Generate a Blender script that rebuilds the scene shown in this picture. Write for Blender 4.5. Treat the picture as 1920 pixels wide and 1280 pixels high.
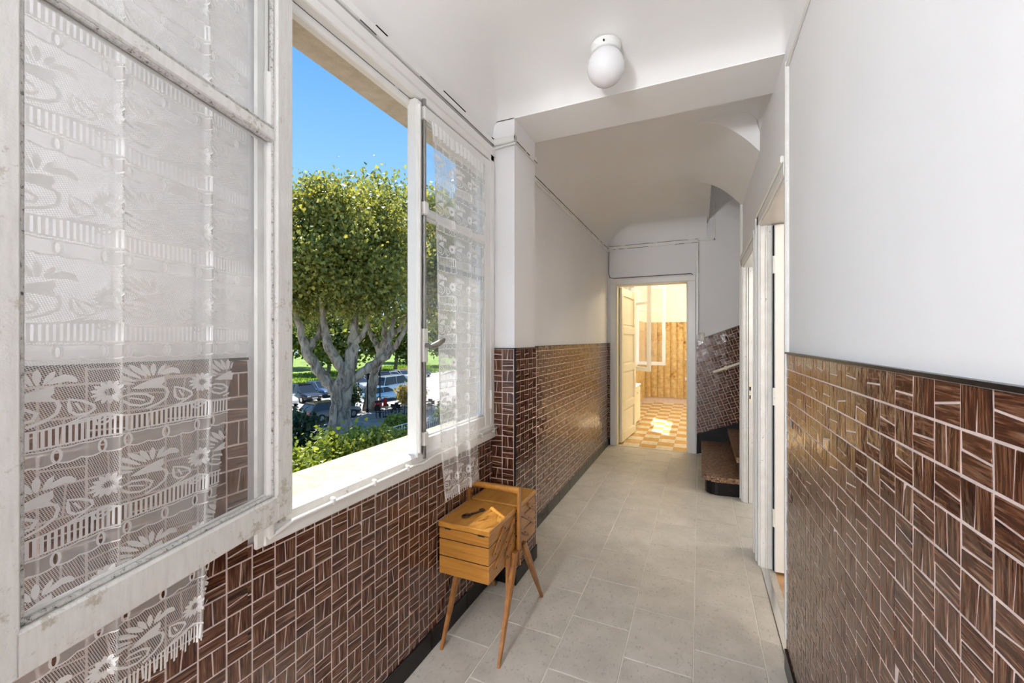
import bpy, math, random
from mathutils import Matrix, Vector
random.seed(7)
for _o in list(bpy.data.objects): bpy.data.objects.remove(_o)
SC = bpy.context.scene
COL = SC.collection
PI = math.pi

# ------------------------------------------------------------------ camera
F_PX, TH, EYE = 780.0, math.atan(352/780), 1.35
CT, ST = math.cos(TH), math.sin(TH)
cam_d = bpy.data.cameras.new('camera'); cam = bpy.data.objects.new('camera', cam_d); COL.objects.link(cam)
cam.location = (0, 0, EYE); cam.rotation_euler = (PI/2, 0, TH)
cam_d.sensor_width = 36; cam_d.lens = 36*F_PX/1920; cam_d.shift_y = -4/1920
cam_d.clip_start = 0.02; cam_d.clip_end = 600
SC.camera = cam

def pxat(u, v, X=None, Y=None, Z=None):
    "the point seen at a photograph position on a known plane (used to place things measured from the photograph)"
    a = (u-960)/F_PX; b = -(v-636)/F_PX
    r = (-ST+a*CT, CT+a*ST, b)
    t = X/r[0] if X is not None else (Y/r[1] if Y is not None else (Z-EYE)/r[2])
    return Vector((r[0]*t, r[1]*t, EYE+r[2]*t))
def project(p):
    d = p[1]*CT-p[0]*ST
    if d < 0.05: return None
    return 960+F_PX*(p[0]*CT+p[1]*ST)/d, 636-F_PX*(p[2]-EYE)/d, d

# ------------------------------------------------------------------ sky, sun, exposure
W = bpy.data.worlds.new('sky'); SC.world = W; W.use_nodes = True
wn = W.node_tree.nodes; wl = W.node_tree.links; wn.clear()
wo = wn.new('ShaderNodeOutputWorld'); wb = wn.new('ShaderNodeBackground')
wt = wn.new('ShaderNodeTexCoord'); ws = wn.new('ShaderNodeSeparateXYZ'); wr = wn.new('ShaderNodeValToRGB')
wl.new(wt.outputs['Generated'], ws.inputs[0]); wl.new(ws.outputs['Z'], wr.inputs[0]); wl.new(wr.outputs[0], wb.inputs[0]); wl.new(wb.outputs[0], wo.inputs[0])
wr.color_ramp.elements[0].position = 0.0; wr.color_ramp.elements[0].color = (0.60, 0.82, 1.0, 1)
wr.color_ramp.elements[1].position = 1.0; wr.color_ramp.elements[1].color = (0.035, 0.16, 0.60, 1)
_e = wr.color_ramp.elements.new(0.30); _e.color = (0.30, 0.60, 0.95, 1)
_e = wr.color_ramp.elements.new(0.58); _e.color = (0.12, 0.37, 0.82, 1)
wb.inputs[1].default_value = 0.85
SUN_TO = Vector((-1.0, 0.80, 2.6)).normalized()
sun_d = bpy.data.lights.new('sun', 'SUN'); sun_d.energy = 8.0; sun_d.angle = 0.009; sun_d.color = (1.0, 0.95, 0.86)
sun = bpy.data.objects.new('sun', sun_d); COL.objects.link(sun)
sun.rotation_euler = SUN_TO.to_track_quat('Z', 'Y').to_euler(); sun.location = (-30, 30, 40)
HALL_FILL, ROOM_FILL, KITCHEN_FILL, STAIR_FILL = 150.0, 42.0, 60.0, 1.5      # emission of the unseen globes added as fill light
SC.view_settings.view_transform = 'Standard'; SC.view_settings.look = 'None'
SC.view_settings.gamma = 1.0; SC.view_settings.use_curve_mapping = False
SC.view_settings.exposure = 0.5
SC.cycles.max_bounces = 8; SC.cycles.diffuse_bounces = 6; SC.cycles.glossy_bounces = 4
SC.cycles.use_adaptive_sampling = True; SC.cycles.adaptive_threshold = 0.06; SC.cycles.adaptive_min_samples = 16; SC.cycles.transparent_max_bounces = 18; SC.cycles.transmission_bounces = 6
SC.cycles.sample_clamp_indirect = 6.0; SC.cycles.use_denoising = True
SC.cycles.caustics_reflective = False; SC.cycles.caustics_refractive = False

# ------------------------------------------------------------------ scene helpers
WORLD_LOC = {}
def tag(o, label=None, cat=None, group=None, kind=None):
    if label: o['label'] = label
    if cat: o['category'] = cat
    if group: o['group'] = group
    if kind: o['kind'] = kind
    return o
def thing(name, label, cat, loc=(0, 0, 0), group=None, kind=None, rz=0):
    o = bpy.data.objects.new(name, None); COL.objects.link(o); o.empty_display_size = 0.1
    o.location = loc; o.rotation_euler = (0, 0, rz)
    WORLD_LOC[o] = Vector(loc)
    return tag(o, label, cat, group, kind)
def link(name, me, parent=None, org=None):
    o = bpy.data.objects.new(name, me); COL.objects.link(o)
    if parent is not None:
        o.parent = parent; WORLD_LOC[o] = WORLD_LOC.get(parent, Vector((0, 0, 0)))
    return o
def copy_tree(o, parent=None):
    c = o.copy(); COL.objects.link(c); c.parent = parent
    for ch in list(o.children): copy_tree(ch, c)
    return c

class MB:
    "collects shapes; build() links them as one mesh object"
    def __init__(s): s.v = []; s.f = []; s.uv = []
    def add(s, vs, fs, uvs=None):
        b = len(s.v); s.v += [tuple(p) for p in vs]; s.f += [tuple(i+b for i in f) for f in fs]
        if uvs is not None: s.uv += uvs
        return s
    def box(s, x0, x1, y0, y1, z0, z1):
        vs = [(x, y, z) for z in (z0, z1) for y in (y0, y1) for x in (x0, x1)]
        return s.add(vs, [(0,2,3,1),(4,5,7,6),(0,1,5,4),(2,6,7,3),(0,4,6,2),(1,3,7,5)])
    def cbox(s, x0, x1, y0, y1, z0, z1, b=0.003):
        b = min(b, abs(x1-x0)*.45, abs(y1-y0)*.45, abs(z1-z0)*.45)
        X, Y, Z = (x0, x1), (y0, y1), (z0, z1); vs = []; ix = {}
        for i in (0, 1):
            for j in (0, 1):
                for k in (0, 1):
                    sx, sy, sz = b*(1-2*i), b*(1-2*j), b*(1-2*k)
                    for a, p in enumerate(((X[i], Y[j]+sy, Z[k]+sz), (X[i]+sx, Y[j], Z[k]+sz), (X[i]+sx, Y[j]+sy, Z[k]))):
                        ix[i, j, k, a] = len(vs); vs.append(p)
        fs = []
        for i in (0, 1): fs.append([ix[i,0,0,0], ix[i,0,1,0], ix[i,1,1,0], ix[i,1,0,0]][::1 if i == 0 else -1])
        for j in (0, 1): fs.append([ix[0,j,0,1], ix[1,j,0,1], ix[1,j,1,1], ix[0,j,1,1]][::1 if j == 0 else -1])
        for k in (0, 1): fs.append([ix[0,0,k,2], ix[0,1,k,2], ix[1,1,k,2], ix[1,0,k,2]][::1 if k == 0 else -1])
        for i in (0, 1):
            for j in (0, 1): fs.append([ix[i,j,0,0], ix[i,j,1,0], ix[i,j,1,1], ix[i,j,0,1]][::1 if (i+j) % 2 else -1])
        for i in (0, 1):
            for k in (0, 1): fs.append([ix[i,0,k,0], ix[i,1,k,0], ix[i,1,k,2], ix[i,0,k,2]][::-1 if (i+k) % 2 else 1])
        for j in (0, 1):
            for k in (0, 1): fs.append([ix[0,j,k,1], ix[1,j,k,1], ix[1,j,k,2], ix[0,j,k,2]][::1 if (j+k) % 2 else -1])
        for i in (0, 1):
            for j in (0, 1):
                for k in (0, 1): fs.append([ix[i,j,k,0], ix[i,j,k,1], ix[i,j,k,2]][::1 if (i+j+k) % 2 == 0 else -1])
        return s.add(vs, fs)
    def tube(s, pts, r, n=8, cap=True):
        pts = [Vector(p) for p in pts]; rs = r if isinstance(r, (list, tuple)) else [r]*len(pts)
        vs = []; up = None
        for i, p in enumerate(pts):
            t = (pts[min(i+1, len(pts)-1)]-pts[max(i-1, 0)]).normalized()
            if up is None: up = Vector((0, 0, 1)) if abs(t.z) < .9 else Vector((1, 0, 0))
            a = t.cross(up).normalized(); bb = a.cross(t).normalized(); up = bb
            for k in range(n):
                w = 2*PI*k/n; vs.append(p+a*math.cos(w)*rs[i]+bb*math.sin(w)*rs[i])
        fs = [(i*n+k, i*n+(k+1) % n, (i+1)*n+(k+1) % n, (i+1)*n+k) for i in range(len(pts)-1) for k in range(n)]
        if cap: fs += [tuple(range(n))[::-1], tuple((len(pts)-1)*n+k for k in range(n))]
        return s.add(vs, fs)
    def lathe(s, prof, n=24, c=(0, 0, 0), M=None):
        vs = []
        for r, z in prof:
            for k in range(n):
                p = Vector((r*math.cos(2*PI*k/n), r*math.sin(2*PI*k/n), z))
                vs.append((M @ p if M else p)+Vector(c))
        m = len(prof)
        fs = [(i*n+k, i*n+(k+1) % n, (i+1)*n+(k+1) % n, (i+1)*n+k) for i in range(m-1) for k in range(n)]
        fs += [tuple(range(n))[::-1], tuple((m-1)*n+k for k in range(n))]
        return s.add(vs, fs)
    def prism(s, poly, axis, a, b):
        "extrude a 2-D polygon; axis x: (y,z), y: (x,z), z: (x,y)"
        def m(p, q): return {'x': (q, p[0], p[1]), 'y': (p[0], q, p[1]), 'z': (p[0], p[1], q)}[axis]
        n = len(poly)
        vs = [m(p, a) for p in poly]+[m(p, b) for p in poly]
        return s.add(vs, [tuple(range(n))[::-1], tuple(range(n, 2*n))]+[(i, (i+1) % n, n+(i+1) % n, n+i) for i in range(n)])
    def xf(s, M, start=0):
        for i in range(start, len(s.v)): s.v[i] = tuple(M @ Vector(s.v[i]))
        return s
    def mesh(s, name, mat, org=(0, 0, 0), smooth=False):
        me = bpy.data.meshes.new(name)
        ox, oy, oz = org
        me.from_pydata([(p[0]-ox, p[1]-oy, p[2]-oz) for p in s.v], [], s.f)
        if s.uv:
            ul = me.uv_layers.new(name='UVMap')
            ul.data.foreach_set('uv', [c for uv in s.uv for c in uv])
        me.materials.append(mat)
        if smooth: me.polygons.foreach_set('use_smooth', [True]*len(me.polygons))
        me.update()
        return me
    def build(s, name, mat, parent=None, smooth=False, label=None, cat=None, group=None, kind=None, fix=True):
        org = WORLD_LOC.get(parent, Vector((0, 0, 0))) if parent is not None else Vector((0, 0, 0))
        me = s.mesh(name, mat, org, smooth)
        if fix and len(me.polygons) < 60000:
            import bmesh
            bm = bmesh.new(); bm.from_mesh(me); bmesh.ops.recalc_face_normals(bm, faces=bm.faces); bm.to_mesh(me); bm.free()
        if smooth == 'auto':
            me.set_sharp_from_angle(angle=math.radians(38))
        o = link(name, me, parent)
        return tag(o, label, cat, group, kind)

# ------------------------------------------------------------------ materials
MATS = {}
def N(nt, t, **kw):
    n = nt.nodes.new('ShaderNode'+t)
    for k, v in kw.items(): setattr(n, k, v)
    return n
def base_mat(name):
    m = bpy.data.materials.new(name); m.use_nodes = True
    nt = m.node_tree; nt.nodes.clear()
    out = N(nt, 'OutputMaterial'); b = N(nt, 'BsdfPrincipled'); nt.links.new(b.outputs[0], out.inputs[0])
    MATS[name] = m
    return m, nt, b, out
def ramp(nt, fac, stops):
    r = N(nt, 'ValToRGB'); e = r.color_ramp.elements
    e[0].position, e[0].color = stops[0][0], (*stops[0][1], 1)
    e[1].position, e[1].color = stops[-1][0], (*stops[-1][1], 1)
    for p, c in stops[1:-1]:
        x = e.new(p); x.color = (*c, 1)
    nt.links.new(fac, r.inputs[0]); return r.outputs[0]
def math_(nt, op, a, b=None, c=None):
    n = N(nt, 'Math', operation=op)
    for i, x in enumerate((a, b, c)):
        if x is None: continue
        if isinstance(x, (int, float)): n.inputs[i].default_value = x
        else: nt.links.new(x, n.inputs[i])
    return n.outputs[0]
def mixc(nt, fac, a, b):
    n = N(nt, 'Mix', data_type='RGBA')
    for i, x in ((0, fac), (6, a), (7, b)):
        if isinstance(x, (int, float)): n.inputs[i].default_value = x
        elif isinstance(x, tuple): n.inputs[i].default_value = (*x, 1)
        else: nt.links.new(x, n.inputs[i])
    return n.outputs[2]
def noise(nt, scale, detail=3, rough=.5, vec=None, dist=0):
    n = N(nt, 'TexNoise'); n.inputs['Scale'].default_value = scale; n.inputs['Detail'].default_value = detail
    n.inputs['Roughness'].default_value = rough; n.inputs['Distortion'].default_value = dist
    if vec is None:
        t = N(nt, 'TexCoord'); vec = t.outputs['Object']
    nt.links.new(vec, n.inputs['Vector'])
    return n.outputs[0]
def scaled(nt, sc, vec=None):
    mp = N(nt, 'Mapping'); mp.inputs['Scale'].default_value = sc
    if vec is None:
        t = N(nt, 'TexCoord'); vec = t.outputs['Object']
    nt.links.new(vec, mp.inputs[0]); return mp.outputs[0]
def bump(nt, b, h, strength=.3, dist=.01):
    n = N(nt, 'Bump'); n.inputs['Strength'].default_value = strength; n.inputs['Distance'].default_value = dist
    nt.links.new(h, n.inputs['Height']); nt.links.new(n.outputs[0], b.inputs['Normal'])
def simple(name, col, rough=.5, metal=0, var=.06, vs=8, bmp=0, bs=60, spec=.5, emit=0):
    m, nt, b, out = base_mat(name)
    n = noise(nt, vs, 3)
    lo = tuple(max(0, c*(1-var)) for c in col); hi = tuple(min(1, c*(1+var)) for c in col)
    nt.links.new(ramp(nt, n, [(.3, lo), (.7, hi)]), b.inputs['Base Color'])
    b.inputs['Roughness'].default_value = rough; b.inputs['Metallic'].default_value = metal
    b.inputs['Specular IOR Level'].default_value = spec
    if bmp: bump(nt, b, noise(nt, bs, 4), bmp, .004)
    if emit:
        b.inputs['Emission Color'].default_value = (*col, 1); b.inputs['Emission Strength'].default_value = emit
    return m
simple('plaster', (.86, .86, .875), .75, var=.012, vs=3, bmp=.06, bs=45)
simple('ceiling_paint', (.87, .87, .87), .8, var=.01, vs=3, bmp=.05, bs=30)
simple('plaster_warm', (.88, .85, .78), .75, var=.015)
simple('white_metal', (.82, .82, .80), .35, var=.03)
simple('white_gloss', (.84, .84, .82), .32, var=.02, vs=6, bmp=.05, bs=50)
simple('cream_paint', (.84, .79, .64), .4, var=.02)
simple('dark_gap', (.01, .01, .01), .8)
simple('black_tile', (.010, .009, .009), .28, var=.3, vs=30, spec=.25)
simple('black_paint', (.007, .006, .006), .5, var=.2, spec=.25)
simple('grey_metal', (.30, .30, .29), .38, .8, var=.1, vs=40)
simple('dark_metal', (.05, .045, .04), .45, .9, var=.2, vs=60)
simple('iron_rust', (.07, .035, .03), .6, .6, var=.4, vs=90, bmp=.4, bs=200)
simple('chrome', (.7, .7, .68), .2, 1.0)
simple('rubber', (.015, .015, .016), .75)
simple('globe_glass', (.80, .80, .82), .08, var=.01)
simple('parquet', (.52, .30, .13), .35, var=.25, vs=14)
simple('asphalt', (.30, .275, .25), .9, var=.18, vs=1.5, bmp=.2, bs=20)
simple('road', (.33, .32, .31), .85, var=.06, vs=.6)
simple('facade', (.74, .66, .52), .85, var=.08)
simple('switch_plastic', (.62, .58, .46), .4, var=.03)
simple('blue_lit', (.88, .88, .9), .7)

def mat_paint_worn():
    "old white paint: flaked edges, grime and bare wood showing through"
    m, nt, b, out = base_mat('paint_worn')
    n1 = noise(nt, 9, 8, .65); n2 = noise(nt, 60, 6, .7)
    f = math_(nt, 'MULTIPLY', n1, n2)
    mask = ramp(nt, f, [(.36, (0, 0, 0)), (.40, (1, 1, 1))])
    mask2 = ramp(nt, n1, [(.30, (.72, .71, .67)), (.62, (.84, .84, .82))])
    nt.links.new(mixc(nt, mask, mask2, (.40, .37, .32)), b.inputs['Base Color'])
    b.inputs['Roughness'].default_value = .5
    bump(nt, b, n2, .35, .003)
mat_paint_worn()
def mat_paint_rough():
    "weathered outer face: grey-white paint with grain, dirt and chips"
    m, nt, b, out = base_mat('paint_rough')
    n1 = noise(nt, 5, 8, .7); g = noise(nt, 14, 6, .65, scaled(nt, (6, 6, 1)))
    n2 = noise(nt, 45, 6, .7)
    base = ramp(nt, g, [(.30, (.74, .735, .71)), (.55, (.82, .82, .80)), (.75, (.86, .86, .85))])
    mask = ramp(nt, math_(nt, 'MULTIPLY', n1, n2), [(.31, (0, 0, 0)), (.37, (1, 1, 1))])
    nt.links.new(mixc(nt, mask, base, (.56, .53, .46)), b.inputs['Base Color'])
    b.inputs['Roughness'].default_value = .6
    bump(nt, b, n2, .5, .004)
mat_paint_rough()
def mat_putty():
    "flaking putty along the panes: white lumps with dark cracks"
    m, nt, b, out = base_mat('putty')
    n = noise(nt, 110, 6, .75)
    nt.links.new(ramp(nt, n, [(.36, (.10, .09, .08)), (.44, (.66, .65, .62)), (.6, (.82, .82, .80))]), b.inputs['Base Color'])
    b.inputs['Roughness'].default_value = .8
    bump(nt, b, n, .9, .006)
mat_putty()
def mat_tile():
    "glazed mosaic strip with streaky dark wood grain along its length (uv: across, along)"
    m, nt, b, out = base_mat('wood_grain_tile')
    uv = N(nt, 'UVMap'); oi = N(nt, 'ObjectInfo')
    cmb = N(nt, 'CombineXYZ')
    nt.links.new(math_(nt, 'MULTIPLY', oi.outputs['Random'], 31.7), cmb.inputs[0])
    nt.links.new(math_(nt, 'MULTIPLY', oi.outputs['Random'], 77.3), cmb.inputs[1])
    nt.links.new(math_(nt, 'MULTIPLY', oi.outputs['Random'], 13.1), cmb.inputs[2])
    va = N(nt, 'VectorMath', operation='ADD'); nt.links.new(uv.outputs[0], va.inputs[0]); nt.links.new(cmb.outputs[0], va.inputs[1])
    st = noise(nt, 1, 3, .6, scaled(nt, (180, 9, 1), va.outputs[0]), .35)
    fine = noise(nt, 1, 2, .5, scaled(nt, (500, 26, 1), va.outputs[0]))
    tone = noise(nt, 1, 1, .5, scaled(nt, (22, 14, 1), va.outputs[0]))
    g = math_(nt, 'ADD', math_(nt, 'MULTIPLY', st, .72), math_(nt, 'MULTIPLY', fine, .28))
    c1 = ramp(nt, g, [(.35, (.009, .0035, .0025)), (.45, (.050, .015, .008)), (.53, (.115, .042, .021)), (.605, (.215, .112, .066)), (.71, (.37, .25, .17))])
    c2 = mixc(nt, ramp(nt, tone, [(.35, (0, 0, 0)), (.65, (1, 1, 1))]), c1, (.078, .025, .012))
    n = N(nt, 'Mix', data_type='RGBA'); n.inputs[0].default_value = .30
    nt.links.new(c1, n.inputs[6]); nt.links.new(c2, n.inputs[7])
    nt.links.new(n.outputs[2], b.inputs['Base Color'])
    b.inputs['Roughness'].default_value = .12; b.inputs['Specular IOR Level'].default_value = .5
    bump(nt, b, noise(nt, 1, 2, .5, scaled(nt, (60, 36, 1), va.outputs[0])), .22, .004)
mat_tile()
simple('grout', (.66, .55, .51), .85, var=.08, vs=30)
def mat_floor():
    m, nt, b, out = base_mat('floor_vinyl')
    oi = N(nt, 'ObjectInfo'); t = N(nt, 'TexCoord')
    va = N(nt, 'VectorMath', operation='ADD'); cmb = N(nt, 'CombineXYZ')
    for i, k in enumerate((31.7, 17.9, 5.3)): nt.links.new(math_(nt, 'MULTIPLY', oi.outputs['Random'], k), cmb.inputs[i])
    nt.links.new(t.outputs['Object'], va.inputs[0]); nt.links.new(cmb.outputs[0], va.inputs[1])
    cl = noise(nt, 7, 5, .6, va.outputs[0]); sp = noise(nt, 75, 4, .65, scaled(nt, (1, .6, 1), va.outputs[0]))
    c = ramp(nt, cl, [(.32, (.49, .46, .41)), (.5, (.555, .52, .465)), (.68, (.61, .57, .515))])
    mask = ramp(nt, sp, [(.57, (0, 0, 0)), (.68, (.7, .7, .7))])
    nt.links.new(mixc(nt, mask, c, (.33, .31, .28)), b.inputs['Base Color'])
    b.inputs['Roughness'].default_value = .42
mat_floor()
simple('floor_joint', (.76, .72, .64), .7, var=.05)
def mat_wood(name, a, bcol, ccol, sc, rough=.3):
    m, nt, b, out = base_mat(name)
    g = noise(nt, 1, 5, .6, scaled(nt, sc), .6)
    k = noise(nt, 9, 2)
    c = ramp(nt, g, [(.3, a), (.52, bcol), (.75, ccol)])
    nt.links.new(mixc(nt, math_(nt, 'MULTIPLY', k, .35), c, bcol), b.inputs['Base Color'])
    b.inputs['Roughness'].default_value = rough
    b.inputs['Coat Weight'].default_value = .25; b.inputs['Coat Roughness'].default_value = .2
mat_wood('honey_wood', (.32, .135, .022), (.45, .205, .034), (.55, .27, .055), (26, 4, 40))
mat_wood('honey_wood_side', (.28, .115, .02), (.40, .175, .03), (.49, .235, .046), (5, 5, 60))
mat_wood('leg_wood', (.17, .065, .016), (.28, .115, .026), (.37, .165, .04), (50, 50, 5))
mat_wood('arm_wood', (.20, .075, .018), (.33, .135, .030), (.42, .19, .045), (40, 40, 8))
def mat_stone(name, a, bcol, ccol, sc=14, rough=.8):
    m, nt, b, out = base_mat(name)
    n = noise(nt, sc, 8, .7)
    nt.links.new(ramp(nt, n, [(.3, a), (.5, bcol), (.7, ccol)]), b.inputs['Base Color'])
    b.inputs['Roughness'].default_value = rough
    bump(nt, b, n, .5, .006)
mat_stone('limestone', (.50, .44, .35), (.61, .55, .45), (.69, .63, .54))
mat_stone('sill_stone', (.27, .23, .155), (.335, .30, .225), (.38, .35, .28), 22)
def mat_terrazzo():
    m, nt, b, out = base_mat('terrazzo')
    v = N(nt, 'TexVoronoi'); v.inputs['Scale'].default_value = 85
    t = N(nt, 'TexCoord'); nt.links.new(t.outputs['Object'], v.inputs['Vector'])
    sp = N(nt, 'SeparateColor'); nt.links.new(v.outputs['Color'], sp.inputs[0])
    nt.links.new(ramp(nt, sp.outputs[0], [(0, (.05, .025, .018)), (.35, (.17, .085, .045)), (.7, (.26, .15, .085)), (1, (.38, .26, .17))]), b.inputs['Base Color'])
    b.inputs['Roughness'].default_value = .35
mat_terrazzo()
def mat_glass(name, haze, tint=(1, 1, 1)):
    m = bpy.data.materials.new(name); m.use_nodes = True; nt = m.node_tree; nt.nodes.clear(); MATS[name] = m
    out = N(nt, 'OutputMaterial'); tr = N(nt, 'BsdfTransparent'); tr.inputs[0].default_value = (*tint, 1)
    gl = N(nt, 'BsdfGlossy'); gl.inputs['Roughness'].default_value = .02
    df = N(nt, 'BsdfDiffuse'); df.inputs[0].default_value = (.8, .8, .78, 1)
    lw = N(nt, 'LayerWeight'); lw.inputs[0].default_value = .5                 # 'Facing' grows towards grazing angles, the same from both sides
    p5 = math_(nt, 'POWER', lw.outputs['Facing'], 5.0); fr = math_(nt, 'ADD', math_(nt, 'MULTIPLY', p5, .9), .04)
    m1 = N(nt, 'MixShader'); nt.links.new(fr, m1.inputs[0]); nt.links.new(tr.outputs[0], m1.inputs[1]); nt.links.new(gl.outputs[0], m1.inputs[2])
    m2 = N(nt, 'MixShader')
    n = noise(nt, 6, 5, .7)
    r = N(nt, 'MapRange'); r.inputs[1].default_value = .35; r.inputs[2].default_value = .7; r.inputs[3].default_value = haze*.5; r.inputs[4].default_value = haze*1.5
    nt.links.new(n, r.inputs[0]); nt.links.new(r.outputs[0], m2.inputs[0])
    nt.links.new(m1.outputs[0], m2.inputs[1]); nt.links.new(df.outputs[0], m2.inputs[2]); nt.links.new(m2.outputs[0], out.inputs[0])
mat_glass('glass', .015); mat_glass('glass_dusty', .06)
def thread_shader(nt, col, t):
    d = N(nt, 'BsdfDiffuse'); d.inputs[0].default_value = (*col, 1)
    tl = N(nt, 'BsdfTranslucent'); tl.inputs[0].default_value = (*col, 1)
    mx = N(nt, 'MixShader'); mx.inputs[0].default_value = t
    nt.links.new(d.outputs[0], mx.inputs[1]); nt.links.new(tl.outputs[0], mx.inputs[2]); return mx.outputs[0]
def mat_lace():
    m = bpy.data.materials.new('lace_thread'); m.use_nodes = True; nt = m.node_tree; nt.nodes.clear(); MATS['lace_thread'] = m
    out = N(nt, 'OutputMaterial'); nt.links.new(thread_shader(nt, (.93, .93, .92), .18), out.inputs[0])
    # net ground: rows of small holes; open slots under the comb bars; denser ribbon band (uv counts pattern repeats)
    m = bpy.data.materials.new('lace_net'); m.use_nodes = True; nt = m.node_tree; nt.nodes.clear(); MATS['lace_net'] = m
    out = N(nt, 'OutputMaterial'); th = thread_shader(nt, (.80, .79, .77), .4); tr = N(nt, 'BsdfTransparent')
    uv = N(nt, 'UVMap'); sp = N(nt, 'SeparateXYZ'); nt.links.new(uv.outputs[0], sp.inputs[0])
    x, y = sp.outputs[0], sp.outputs[1]
    fy = math_(nt, 'FRACT', y)
    hx = math_(nt, 'SINE', math_(nt, 'MULTIPLY', math_(nt, 'ADD', x, math_(nt, 'MULTIPLY', y, .45)), 2*PI*37))
    hy = math_(nt, 'SINE', math_(nt, 'MULTIPLY', math_(nt, 'SUBTRACT', math_(nt, 'MULTIPLY', y, 1.0), math_(nt, 'MULTIPLY', x, .45)), 2*PI*36))
    hole = math_(nt, 'GREATER_THAN', math_(nt, 'MULTIPLY', hx, hy), .03)
    thin = math_(nt, 'MULTIPLY', math_(nt, 'SUBTRACT', 1.0, hole), .85)      # thread cover of the net
    def band(a, b): return math_(nt, 'MULTIPLY', math_(nt, 'GREATER_THAN', fy, a), math_(nt, 'LESS_THAN', fy, b))
    comb = band(.575, .755); rib = band(.785, .935)
    fx = math_(nt, 'SUBTRACT', math_(nt, 'FRACT', math_(nt, 'MULTIPLY', x, 3.0)), .5)
    ex = math_(nt, 'MULTIPLY', fx, 20.0); ey = math_(nt, 'MULTIPLY', math_(nt, 'SUBTRACT', fy, .862), 20.0)
    slot = math_(nt, 'LESS_THAN', math_(nt, 'ADD', math_(nt, 'MULTIPLY', ex, ex), math_(nt, 'MULTIPLY', ey, ey)), 1.0)
    ribf = math_(nt, 'MULTIPLY', math_(nt, 'SUBTRACT', 1.0, slot), .50)
    a1 = math_(nt, 'MULTIPLY', thin, math_(nt, 'SUBTRACT', 1.0, comb))
    a2 = math_(nt, 'ADD', math_(nt, 'MULTIPLY', a1, math_(nt, 'SUBTRACT', 1.0, rib)), math_(nt, 'MULTIPLY', ribf, rib))
    mx = N(nt, 'MixShader'); nt.links.new(a2, mx.inputs[0]); nt.links.new(tr.outputs[0], mx.inputs[1]); nt.links.new(th, mx.inputs[2])
    nt.links.new(mx.outputs[0], out.inputs[0])
mat_lace()
def mat_leaf(name, cols, trans=.35):
    m = bpy.data.materials.new(name); m.use_nodes = True; nt = m.node_tree; nt.nodes.clear(); MATS[name] = m
    out = N(nt, 'OutputMaterial'); g = N(nt, 'NewGeometry')
    c = ramp(nt, g.outputs['Random Per Island'], cols)
    d = N(nt, 'BsdfPrincipled'); d.inputs['Roughness'].default_value = .45; nt.links.new(c, d.inputs['Base Color'])
    tl = N(nt, 'BsdfTranslucent'); hs = N(nt, 'HueSaturation'); hs.inputs['Value'].default_value = 1.7; hs.inputs['Saturation'].default_value = 1.1
    nt.links.new(c, hs.inputs['Color']); nt.links.new(hs.outputs[0], tl.inputs[0])
    mx = N(nt, 'MixShader'); mx.inputs[0].default_value = trans
    nt.links.new(d.outputs[0], mx.inputs[1]); nt.links.new(tl.outputs[0], mx.inputs[2]); nt.links.new(mx.outputs[0], out.inputs[0])
mat_leaf('plane_leaf', [(0, (.11, .135, .04)), (.5, (.24, .255, .06)), (.86, (.40, .365, .085)), (1, (.52, .43, .09))])
mat_leaf('shrub_leaf', [(0, (.10, .15, .02)), (.6, (.27, .31, .05)), (1, (.46, .46, .11))])
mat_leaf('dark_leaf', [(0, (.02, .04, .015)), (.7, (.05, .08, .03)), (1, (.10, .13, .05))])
mat_leaf('dry_leaf', [(0, (.22, .17, .05)), (.6, (.42, .28, .08)), (1, (.40, .40, .12))])
mat_leaf('far_leaf', [(0, (.05, .08, .02)), (.5, (.12, .15, .03)), (1, (.27, .28, .05))])
mat_leaf('grass_blade', [(0, (.11, .20, .02)), (.6, (.20, .30, .04)), (1, (.30, .37, .07))], .3)
def mat_bark():
    m, nt, b, out = base_mat('bark')
    n = noise(nt, 1, 5, .65, scaled(nt, (3.2, 3.2, 1.1)), .8)
    nt.links.new(ramp(nt, n, [(.34, (.10, .075, .055)), (.46, (.30, .235, .17)), (.56, (.46, .37, .27)), (.7, (.58, .49, .37))]), b.inputs['Base Color'])
    b.inputs['Roughness'].default_value = .85; bump(nt, b, n, .5, .06)
mat_bark()
simple('grass_ground', (.15, .23, .035), .95, var=.35, vs=.5)
simple('soil', (.16, .12, .08), .95, var=.3, vs=2)
def mat_ktile(name, a, b_, c_):
    m, nt, b, out = base_mat(name)
    oi = N(nt, 'ObjectInfo'); t = N(nt, 'TexCoord'); va = N(nt, 'VectorMath', operation='ADD')
    cmb = N(nt, 'CombineXYZ'); nt.links.new(math_(nt, 'MULTIPLY', oi.outputs['Random'], 40), cmb.inputs[0])
    nt.links.new(t.outputs['Object'], va.inputs[0]); nt.links.new(cmb.outputs[0], va.inputs[1])
    n = noise(nt, 16, 6, .6, va.outputs[0])
    nt.links.new(ramp(nt, n, [(.3, a), (.5, b_), (.72, c_)]), b.inputs['Base Color'])
    b.inputs['Roughness'].default_value = .25
mat_ktile('gold_tile', (.40, .27, .11), (.52, .37, .17), (.64, .49, .26))
mat_ktile('flower_tile', (.10, .045, .012), (.50, .31, .10), (.66, .50, .24))
mat_ktile('tan_floor_tile', (.42, .23, .07), (.52, .31, .11), (.60, .38, .15))
mat_ktile('white_floor_tile', (.50, .42, .30), (.74, .68, .55), (.84, .80, .70))
def paint(name, col, metal=.3):
    m = simple(name, col, .22, metal, var=.02)
    m.node_tree.nodes['Principled BSDF'].inputs['Coat Weight'].default_value = .8
    return m
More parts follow.
